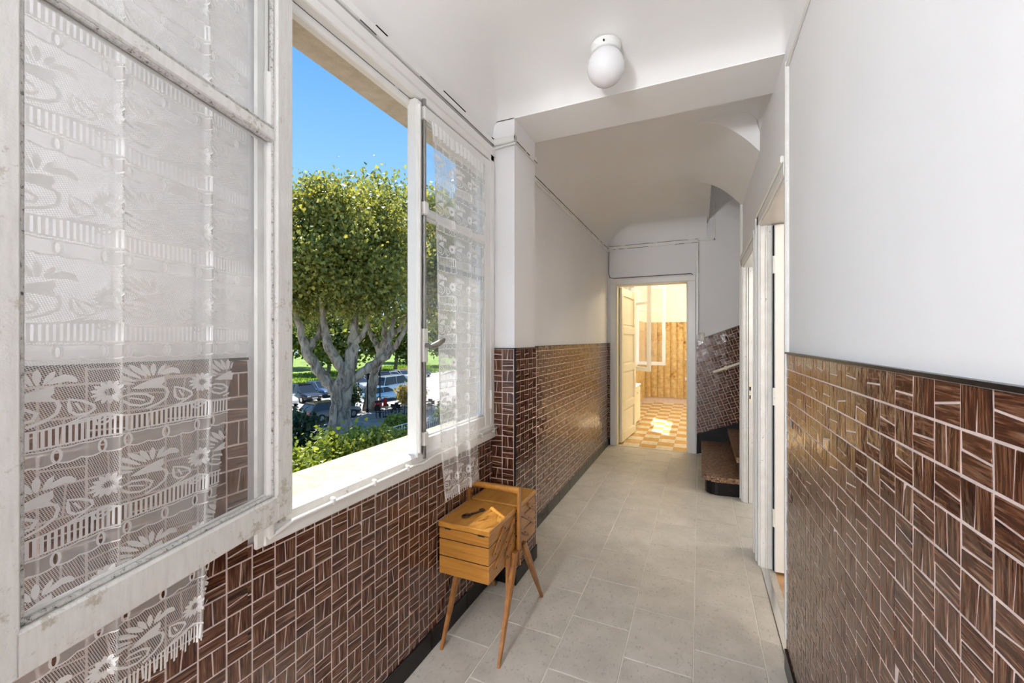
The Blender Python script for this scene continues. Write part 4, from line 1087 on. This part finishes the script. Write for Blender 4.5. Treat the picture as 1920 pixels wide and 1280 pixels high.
MB().cbox(-1.065, -.90, 6.35, 7.10, .05, .60, .004).build('body', M['cream_paint'], kc)
MB().cbox(-1.06, -.93, 6.38, 7.07, 0, .05, .003).build('plinth', M['black_paint'], kc)
MB().cbox(-1.065, -.885, 6.33, 7.12, .60, .625, .004).build('top', M['white_gloss'], kc)
for a in (6.37, 6.735):
    dd = MB().cbox(-.904, -.888, a, a+.345, .07, .58, .004).build('door', M['cream_paint'], kc)
    MB().tube([(-.89, a+.30, .52), (-.868, a+.30, .52)], .012, 10).build('knob', M['chrome'], dd, smooth='auto')
sh = thing('towel_rail', 'small white towel rail on the golden kitchen tiles', 'towel rail', (-.20, KYB, .60))
for z in (.50, .92):
    MB().cbox(-.28, .18, KYB-.14, KYB-.11, z, z+.06 if z < .6 else z+.02, .006).build('bar', M['white_gloss'], sh)
    for x in (-.26, .15): MB().cbox(x-.01, x+.01, KYB-.14, KYB-.003, z, z+.02, .003).build('bracket', M['white_gloss'], sh)
globe_lamp('added warm fill globe on the kitchen ceiling', (.35, 7.6, 2.76), .18, KITCHEN_FILL)  # unseen globe added to brighten the kitchen with warm light

# ================================================================== OUTSIDE
GZ = -4.5
rn = random.Random(21)
def ground(name, label, cat, x0, x1, y0, y1, z0, z1, mat): return MB().box(x0, x1, y0, y1, z0, z1).build(name, M[mat], label=label, cat=cat, kind='structure')
ground('ground_garden', 'garden soil below the window', 'ground', -17.2, -1.31, -40, 90, GZ-.4, GZ-.02, 'soil')
ground('ground_pavement', 'dappled grey pavement under the plane trees', 'pavement', -23.2, -17.2, -40, 120, GZ-.4, GZ, 'asphalt')
ground('ground_street', 'pale sunlit street between the rows of parked cars', 'street', -43, -23.2, -40, 160, GZ-.4, GZ-.06, 'road')
ground('ground_lawn', 'bright green lawn beyond the parked cars', 'lawn', -140, -43, -60, 220, GZ-.4, GZ+.02, 'grass_ground')
MB().cbox(-23.4, -23.15, -40, 120, GZ-.1, GZ+.03, .02).build('kerb', M['road'], label='pale stone kerb along the pavement', cat='kerb', kind='structure')

def leaf_cloud(clumps, n, size, sigma, up=.4, seed=1):
    "n lobed leaves scattered in gaussian clumps"
    r = random.Random(seed); mb = MB(); V_, F_ = mb.v, mb.f
    shape = [(0, -.5), (.52, -.30), (.30, .02), (.38, .36), (0, .58), (-.38, .36), (-.30, .02), (-.52, -.30)]
    for _ in range(n):
        c = r.choice(clumps)
        p = Vector((r.gauss(c[0], sigma*c[3]), r.gauss(c[1], sigma*c[3]), r.gauss(c[2], sigma*c[3]*.8)))
        nrm = Vector((r.gauss(0, 1), r.gauss(0, 1), r.gauss(up, .8))).normalized()
        a = nrm.orthogonal().normalized(); b = nrm.cross(a); w = r.uniform(0, 2*PI); ca_, sa_ = math.cos(w), math.sin(w)
        a, b = a*ca_+b*sa_, b*ca_-a*sa_
        s = size*r.uniform(.7, 1.3); k = len(V_)
        for x, y in shape:
            q = p+a*(x*s)+b*(y*s)+nrm*(abs(x)*s*.25); V_.append((q.x, q.y, q.z))
        F_.append((k, k+1, k+2, k+3, k+4, k+5, k+6, k+7))
    return mb
def ellipsoid_clumps(c, rx, ry, rz, n, seed, lo=.35, zmin=-1):
    r = random.Random(seed); out = []
    while len(out) < n:
        v = Vector((r.gauss(0, 1), r.gauss(0, 1), r.gauss(0, 1))).normalized()
        if v.z < zmin: continue
        q = r.uniform(lo, 1)**.6
        out.append((c[0]+v.x*rx*q, c[1]+v.y*ry*q, c[2]+v.z*rz*q, r.uniform(.7, 1.3)))
    return out
RGT = Vector((CT, ST, 0)); FWD = Vector((-ST, CT, 0))
def limb_pts(base, pts): return [base+RGT*a+FWD*b+Vector((0, 0, z-base.z)) for a, z, b in pts]

# ---- plane tree in front
tb = Vector((-19.47, 18.42, GZ))
tree = thing('plane_tree', 'large forked plane tree with pale trunk standing nearest the window', 'tree', tb)
def limb(root, base, pts, rad, name='limb', n=12, jit=.05):
    r = random.Random(int(abs(pts[0][0]*100))+len(pts)); q = limb_pts(base, pts); P, R_ = [], []
    for i in range(len(q)-1):
        for k in range(4):
            f = k/4; P.append(q[i].lerp(q[i+1], f)+Vector((r.gauss(0, jit), r.gauss(0, jit), 0))*(1 if i+k else 0)); R_.append((rad[i]+(rad[i+1]-rad[i])*f)*r.uniform(.93, 1.07))
    P.append(q[-1]); R_.append(rad[-1])
    mb = MB().tube(P, R_, n); return mb.build(name, M['bark'], root, smooth=True)
limb(tree, tb, [(0, GZ-.1, 0), (-.05, -3.4, 0), (-.05, -2.6, 0), (.05, -1.7, 0), (.35, -.6, 0), (.5, .15, 0)], [.75, .60, .55, .58, .46, .26], 'trunk', 14, .03)
limb(tree, tb, [(-.12, -2.1, 0), (-.75, -1.15, -.1), (-1.45, -.1, -.3), (-1.95, .7, -.4), (-2.2, 2.0, -.6), (-2.4, 3.6, -.8)], [.40, .33, .30, .27, .20, .10])
limb(tree, tb, [(-1.9, .6, -.4), (-1.4, 1.5, 0), (-1.2, 3.2, .4)], [.20, .16, .08])
limb(tree, tb, [(.28, -.75, 0), (-.15, .15, -.2), (-.65, 1.0, -.4), (-.80, 1.9, -.4), (-.95, 3.8, -.7)], [.36, .30, .27, .22, .10])
limb(tree, tb, [(.36, -.55, 0), (.60, .9, .2), (.60, 2.0, .4), (.85, 4.2, .5)], [.42, .32, .24, .10])
limb(tree, tb, [(.62, 1.0, .2), (1.25, 1.75, .3), (1.7, 3.5, .3)], [.20, .16, .08])
limb(tree, tb, [(.2, -1.35, 0), (1.0, -.75, .2), (1.8, -.15, .5), (2.5, .35, .7), (2.65, 1.2, .8), (2.9, 3.4, 1.0)], [.34, .28, .26, .25, .18, .08])
limb(tree, tb, [(2.4, .3, .7), (3.1, 1.0, .5), (3.9, 2.2, .3), (4.2, 3.6, .3)], [.20, .17, .12, .06])
cl = []
for q in ellipsoid_clumps((0, 0, 0), 5.2, 4.0, 4.0, 190, 4, .25, -.9):
    w_ = tb+RGT*(q[0]-.9)+FWD*(q[1]+.3); cl.append((w_.x, w_.y, 6.7+q[2], q[3]))
for a, z in ((-2.2, 3.0), (-1.0, 3.2), (.6, 3.0), (2.6, 2.8), (3.6, 2.6), (-3.4, 2.6), (1.4, 3.4), (-3.6, 3.8), (-1.8, 2.4)):
    q = tb+RGT*a; cl.append((q.x, q.y, z+.6, 1.1)); cl.append((q.x-1.2, q.y-1, z+.7, 1.1))
leaf_cloud(cl, 44000, .18, .58, .5, 5).build('foliage', M['plane_leaf'], tree, kind='stuff', fix=False)
# ---- second plane tree behind it to the right
tb2 = Vector((-25.2, 26.9, GZ))
tree2 = thing('plane_tree', 'slimmer plane tree behind the forked one, beside the lamp post', 'tree', tb2)
limb(tree2, tb2, [(0, GZ-.1, 0), (.1, -2.9, 0), (.3, -1.4, 0), (.8, .0, 0), (1.3, 1.3, 0)], [.62, .46, .42, .36, .28], 'trunk', 12, .03)
limb(tree2, tb2, [(.9, .1, 0), (.2, 1.4, .3), (-.6, 3.4, .5)], [.30, .22, .1])
limb(tree2, tb2, [(1.3, 1.2, 0), (2.4, 2.2, .2), (3.3, 4.4, .3)], [.26, .2, .1])
limb(tree2, tb2, [(1.2, 1.1, 0), (1.3, 2.6, -.3), (1.6, 5.0, -.4)], [.26, .2, .1])
cc = tb2+RGT*2.7
cl = ellipsoid_clumps((cc.x, cc.y, 8.1), 7.0, 7.0, 5.7, 200, 9, .25, -.9)
leaf_cloud(cl, 34000, .24, .70, .5, 6).build('foliage', M['plane_leaf'], tree2, kind='stuff', fix=False)
# ---- trees beyond the parking
far = [(-46, 44, 10.5, 5.0, 'round green tree beyond the dark parked cars'), (-58, 52, 12, 6.0, 'tall green tree far behind the left end of the car park'), (-52, 62, 10.5, 5.5, 'green tree above the far parked cars'),
       (-49, 78, 12, 6.0, 'green tree at the right end of the lawn'), (-75, 58, 12, 6.5, 'distant tree at the back of the lawn on the left'), (-70, 84, 13, 6.5, 'distant tree closing the lawn on the right'), (-38, 92, 11, 5.5, 'distant tree seen past the right window leaf'), (-60, 38, 11, 5.5, 'dark tree at the left edge of the view')]
for k, (x, y, h_, r_, lab) in enumerate(far):
    b = Vector((x, y, GZ)); t = thing('green_tree', lab, 'tree', b, 'trees beyond the car park')
    MB().tube([b, b+Vector((.2, .1, 2.2)), b+Vector((.1, .3, 4.5))], [.36, .28, .18], 9).build('trunk', M['bark'], t, smooth=True)
    cl = ellipsoid_clumps((x, y, GZ+h_*.60), r_, r_, h_*.40, 70, 30+k, .2, -.9)
    leaf_cloud(cl, 7000, .46, .85, .5, 40+k).build('foliage', M['far_leaf' if k not in (7,) else 'dark_leaf'], t, kind='stuff', fix=False)

# ---- shrubs and railing at the garden edge
def shrub(label, x, y, z0, rx, ry, rz, n, size, mat, seed, group='shrubs along the garden railing'):
    b = Vector((x, y, GZ)); t = thing('shrub', label, 'shrub', b, group)
    for k in range(4):
        a = k*1.6+seed; MB().tube([b, b+Vector((rx*.3*math.cos(a), ry*.3*math.sin(a), z0-GZ))], [.05, .02], 6).build('stem', M['bark'], t, smooth=True)
    cl = ellipsoid_clumps((x, y, z0), rx, ry, rz, 46, seed, .2)
    leaf_cloud(cl, n, size, .24, .5, seed).build('foliage', M[mat], t, kind='stuff', fix=False)
shrub('sunlit yellow-green shrub at the left end of the railing', -12.9, 10.1, -3.35, 1.1, 1.5, .95, 2600, .15, 'shrub_leaf', 51)
shrub('sunlit yellow-green shrub below the forked tree trunk', -13.1, 12.2, -3.25, 1.0, 1.5, .95, 2600, .15, 'shrub_leaf', 52)
shrub('leafy green shrub where the railing comes into view', -13.3, 14.1, -3.3, .95, 1.3, .85, 2200, .15, 'shrub_leaf', 53)
shrub('low shrub tangled in the right part of the railing', -13.5, 16.2, -3.75, .7, 1.3, .55, 1300, .14, 'shrub_leaf', 54)
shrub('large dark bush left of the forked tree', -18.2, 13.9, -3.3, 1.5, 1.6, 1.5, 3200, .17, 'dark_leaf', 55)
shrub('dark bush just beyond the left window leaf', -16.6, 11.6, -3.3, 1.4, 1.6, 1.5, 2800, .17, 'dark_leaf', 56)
shrub('clipped dark green bush between the two plane trees', -26.4, 25.6, -3.5, .9, .8, 1.1, 1600, .16, 'dark_leaf', 57)
shrub('dry yellow-orange bush behind the cafe tables', -23.4, 30.0, -3.5, 1.2, 1.3, .95, 1800, .18, 'dry_leaf', 58)
shrub('leafy plant beside the cafe tables', -17.0, 20.6, -3.9, .7, .8, .6, 900, .16, 'shrub_leaf', 59)
shrub('green bush at the garden edge seen through the closed leaf', -12.6, 20.5, -3.2, 1.0, 1.6, 1.1, 2000, .16, 'shrub_leaf', 60)
rail = thing('garden_railing', 'white iron railing with ringed posts and pointed bars along the garden', 'railing', (-13.9, 13, GZ))
FX = -13.9
MB().tube([(FX, 8.6, -3.02), (FX, 21.4, -3.02)], .022, 6).build('top_rail', M['white_metal'], rail); MB().tube([(FX, 8.6, -3.22), (FX, 21.4, -3.22)], .018, 6).build('middle_rail', M['white_metal'], rail)
MB().tube([(FX, 8.6, -4.2), (FX, 21.4, -4.2)], .02, 6).build('bottom_rail', M['white_metal'], rail)
bar = MB().tube([(0, 0, -4.35), (0, 0, -3.24)], .018, 6).lathe([(.03, -3.24), (.028, -3.20), (.002, -3.08)], 6).mesh('bar', M['white_metal'])
pst = MB().tube([(0, 0, -4.5), (0, 0, -3.0)], .032, 8).mesh('post', M['white_metal'])
ring = MB().tube([(0, .085*math.cos(a), -3.12+.085*math.sin(a)) for a in lin(0, 2*PI, 16)], .016, 6, False).mesh('ring', M['white_metal'])
for k in range(64):
    y = 8.7+k*.2
    o = link('post' if k % 6 == 0 else 'bar', pst if k % 6 == 0 else bar, rail); o.location = (0, y-13, -GZ)
    if k % 6 == 3: o = link('ring', ring, rail); o.location = (0, y-13, -GZ)

# ---- parked cars
def loft(secs):
    "secs: list of (x, [(y,z)...]) closed rings of equal length"
    mb = MB(); n = len(secs[0][1])
    for x, r_ in secs: mb.v += [(x, y, z) for y, z in r_]
    for i in range(len(secs)-1):
        for k in range(n): mb.f.append((i*n+k, i*n+(k+1) % n, (i+1)*n+(k+1) % n, (i+1)*n+k))
    mb.f += [tuple(range(n))[::-1], tuple((len(secs)-1)*n+k for k in range(n))]
    return mb
def car(label, colour, loc, heading, kind='car', roof_h=1.45, L=4.2, group='cars parked outside'):
    t = thing('parked_car' if kind == 'car' else 'parked_van', label, kind, (0, 0, 0), group)
    wd = .88 if kind == 'car' else .95; hood = .92 if kind == 'car' else 1.15
    def ring_(w, zb, zt, r=.10): return [(-w+r, zb), (w-r, zb), (w, zb+r), (w, zt-r*1.6), (w-r*1.2, zt), (-w+r*1.2, zt), (-w, zt-r*1.6), (-w, zb+r)]
    h2 = L/2
    loft([(-h2, ring_(wd*.82, .42, hood*.86)), (-h2+.12, ring_(wd*.95, .30, hood*.97)), (-h2+.8, ring_(wd, .24, hood)), (h2-1.2, ring_(wd, .24, hood)), (h2-.25, ring_(wd*.95, .28, hood*.84)), (h2, ring_(wd*.78, .40, hood*.68))]).build('body', M[colour], t, smooth='auto')
    def cab(w, z): return [(-w, hood*.95), (w, hood*.95), (w*z[0], z[1]), (-w*z[0], z[1])]
    xa, xb = (-h2+.12, h2-1.15) if kind == 'car' else (-h2+.06, h2-.75)
    zr = roof_h
    g = loft([(xa, cab(wd*.86, (.98, hood))), (xa+.42, cab(wd*.9, (.80, zr-.05))), (xb-.95, cab(wd*.9, (.80, zr-.05))), (xb, cab(wd*.86, (.98, hood)))]).build('windows', M['car_glass'], t)
    loft([(xa+.36, [(-wd*.70, zr-.07), (wd*.70, zr-.07), (wd*.62, zr), (-wd*.62, zr)]), (xb-.90, [(-wd*.70, zr-.07), (wd*.70, zr-.07), (wd*.62, zr), (-wd*.62, zr)])]).build('roof', M[colour], t)
    p = MB()
    for s in (-1, 1):
        for (ax, az, bx, bz) in ((xa, hood, xa+.42, zr-.04), (xb, hood, xb-.95, zr-.04), ((xa+xb)/2-.1, hood, (xa+xb)/2-.14, zr-.04)):
            p.tube([(ax, s*wd*.87, az-.03), (bx, s*wd*.73, bz)], .035, 6)
    p.build('pillars', M[colour], t)
    for sx in (-1, 1):
        for s in (-1, 1):
            x = sx*(h2-.82)
            R90 = Matrix.Rotation(PI/2, 3, 'X')
            w = MB().lathe([(.20, -.10), (.31, -.09), (.32, 0), (.31, .09), (.20, .10)], 16, (x, s*(wd-.08), .32), R90).build('wheel', M['rubber'], t, smooth='auto')
            MB().lathe([(.19, -.105), (.20, 0), (.19, .105), (.04, .108)], 12, (x, s*(wd-.08), .32), R90).build('rim', M['chrome'], w, smooth='auto')
    for s in (-1, 1):
        MB().cbox(h2-.16, h2-.02, s*wd*.58-.16, s*wd*.58+.16, hood*.60, hood*.72, .03).build('headlight', M['headlight'], t)
        MB().cbox(-h2+.00, -h2+.10, s*wd*.68-.10, s*wd*.68+.10, hood*.66, hood*.84, .02).build('tail_light', M['tail_red'], t)
        MB().cbox(xb-.42, xb-.24, s*(wd+.06)-.09, s*(wd+.06)+.09, hood, hood+.12, .03).build('mirror', M[colour], t)
    MB().cbox(h2-.03, h2+.01, -.26, .26, .42, .52, .005).build('number_plate', M['white_metal'], t)
    t.location = loc; t.rotation_euler = (0, 0, heading)
    return t
SZ = GZ-.06
e = 0.0
row = [('black estate car parked at the left of the far row', 'car_black', -34.6, 28.2, 1.62), ('blue-windowed dark hatchback next to the black estate', 'car_blue', -36.3, 31.6, 1.48),
       ('dark car parked behind the forked tree limb', 'car_black', -37.2, 34.4, 1.45), ('silver car half hidden by the slim tree trunk', 'car_silver', -36.6, 37.2, 1.45), ('white saloon just right of the forked trunk', 'car_white', -37.6, 40.0, 1.45),
       ('dark grey off-roader in the far row', 'car_grey', -37.6, 42.7, 1.72), ('white hatchback right of the dark off-roader', 'car_white', -38.6, 45.6, 1.48), ('silver hatchback fourth from the right window post', 'car_silver', -39.2, 48.4, 1.46),
       ('orange-pink small car near the end of the far row', 'car_orange', -40.0, 51.2, 1.42), ('black car last in the far row', 'car_black', -40.8, 54.4, 1.5)]
for lab, colr, x, y, rh in row: car(lab, colr, (x, y, SZ), math.radians(-14), 'car', rh)
car('white car nosing in at the left window edge', 'car_white', (-34.0, 25.2, SZ), math.radians(-14), 'car', 1.4)
car('brown car parked right behind the forked trunk', 'car_brown', (-24.9, 22.6, SZ), math.radians(80), 'car', 1.4)
car('pale blue car beside the dry bush', 'car_skyblue', (-28.0, 31.6, SZ), math.radians(85), 'car', 1.42)
car('pale silver van behind the dry bush', 'car_van', (-30.6, 36.2, SZ), math.radians(92), 'van', 2.0, 5.2)

# ---- lamp posts
def lamp_post(label, x, y, h_):
    t = thing('lamp_post', label, 'lamp post', (x, y, GZ), 'street lamps')
    MB().lathe([(.10, 0), (.10, .25), (.055, .35), (.045, h_)], 10, (x, y, GZ)).build('pole', M['black_paint'], t, smooth='auto')
    MB().lathe([(.05, h_), (.16, h_+.10), (.20, h_+.42)], 6, (x, y, GZ)).build('lantern', M['car_glass'], t)
    MB().lathe([(.24, h_+.42), (.12, h_+.56), (.02, h_+.66)], 6, (x, y, GZ)).build('cap', M['black_paint'], t)
lamp_post('black lantern post in front of the slim plane tree', -24.2, 25.55, 2.6)
lamp_post('thin dark post beside the pale blue car', -25.3, 28.2, 3.2)
# ---- motor scooter with red bodywork near the posts
sc_ = thing('motor_scooter', 'red motor scooter parked by the slim plane tree', 'scooter', (-24.05, 27.0, GZ))
sx, sy = -24.05, 27.0
for dy in (-.6, .6): MB().lathe([(.10, -.05), (.22, -.04), (.22, .04), (.10, .05)], 14, (sx, sy+dy, GZ+.22), Matrix.Rotation(PI/2, 3, 'Y')).build('wheel', M['rubber'], sc_, smooth='auto')
MB().cbox(sx-.16, sx+.16, sy-.75, sy-.05, GZ+.32, GZ+.72, .08).cbox(sx-.14, sx+.14, sy-.1, sy+.4, GZ+.22, GZ+.32, .03).cbox(sx-.18, sx+.18, sy+.36, sy+.50, GZ+.28, GZ+.95, .05).build('body', M['tail_red'], sc_)
MB().cbox(sx-.14, sx+.14, sy-.72, sy+.02, GZ+.72, GZ+.82, .04).build('seat', M['rubber'], sc_)
MB().tube([(sx-.32, sy+.38, GZ+1.05), (sx, sy+.46, GZ+1.0), (sx+.32, sy+.38, GZ+1.05)], .025, 8).build('handlebar', M['rubber'], sc_, smooth=True)
# ---- cafe tables and chairs
def cafe_table(x, y, lab):
    t = thing('cafe_table', lab, 'table', (x, y, GZ), 'cafe tables on the pavement')
    MB().cbox(x-.36, x+.36, y-.36, y+.36, GZ+.72, GZ+.75, .01).build('table_top', M['car_grey'], t)
    MB().lathe([(.03, .03), (.03, .72)], 8, (x, y, GZ)).build('column', M['black_paint'], t); MB().lathe([(.24, 0), (.22, .03)], 14, (x, y, GZ)).build('foot', M['black_paint'], t)
def cafe_chair(x, y, rz, lab):
    t = thing('cafe_chair', lab, 'chair', (0, 0, 0), 'cafe chairs on the pavement')
    MB().cbox(-.21, .21, -.21, .21, .43, .46, .01).build('seat', M['black_paint'], t)
    MB().cbox(-.21, .21, .18, .215, .58, .86, .01).build('backrest', M['black_paint'], t)
    for a in (-.18, .18):
        for b in (-.18, .18): MB().tube([(a, b, 0), (a, b, .86 if b > 0 else .44)], .018, 6).build('leg', M['black_paint'], t)
        MB().tube([(a*1.15, -.18, .44), (a*1.15, -.18, .64), (a*1.15, .18, .66)], .015, 6).build('armrest', M['black_paint'], t)
    t.location = (x, y, GZ); t.rotation_euler = (0, 0, rz)
spots = [(-21.6, 24.7, 'nearest the slim tree'), (-21.1, 26.3, 'in the middle of the terrace'), (-20.6, 28.2, 'nearest the window post')]
for x, y, w in spots:
    cafe_table(x, y, 'dark square cafe table '+w)
    cafe_chair(x-.62, y, PI/2, 'black cafe chair on the street side of the table '+w); cafe_chair(x+.62, y, -PI/2, 'black cafe chair on the house side of the table '+w)
    cafe_chair(x, y+.60, 0, 'black cafe chair right of the table '+w); cafe_chair(x, y-.60, PI, 'black cafe chair left of the table '+w)
# ---- grass tufts on the lawn edge
gb = MB(); r = random.Random(77)
for _ in range(9000):
    x, y = r.uniform(-62, -43.2), r.uniform(36, 78); a = r.uniform(0, 2*PI); h_ = r.uniform(.12, .35); w = .10
    k = len(gb.v); gb.v += [(x-w*math.cos(a), y-w*math.sin(a), GZ), (x+w*math.cos(a), y+w*math.sin(a), GZ), (x+r.gauss(0, .1), y+r.gauss(0, .1), GZ+h_)]; gb.f.append((k, k+1, k+2))
gb.build('lawn_grass', M['grass_blade'], label='bright grass tufts on the lawn beyond the cars', cat='grass', kind='stuff', fix=False)
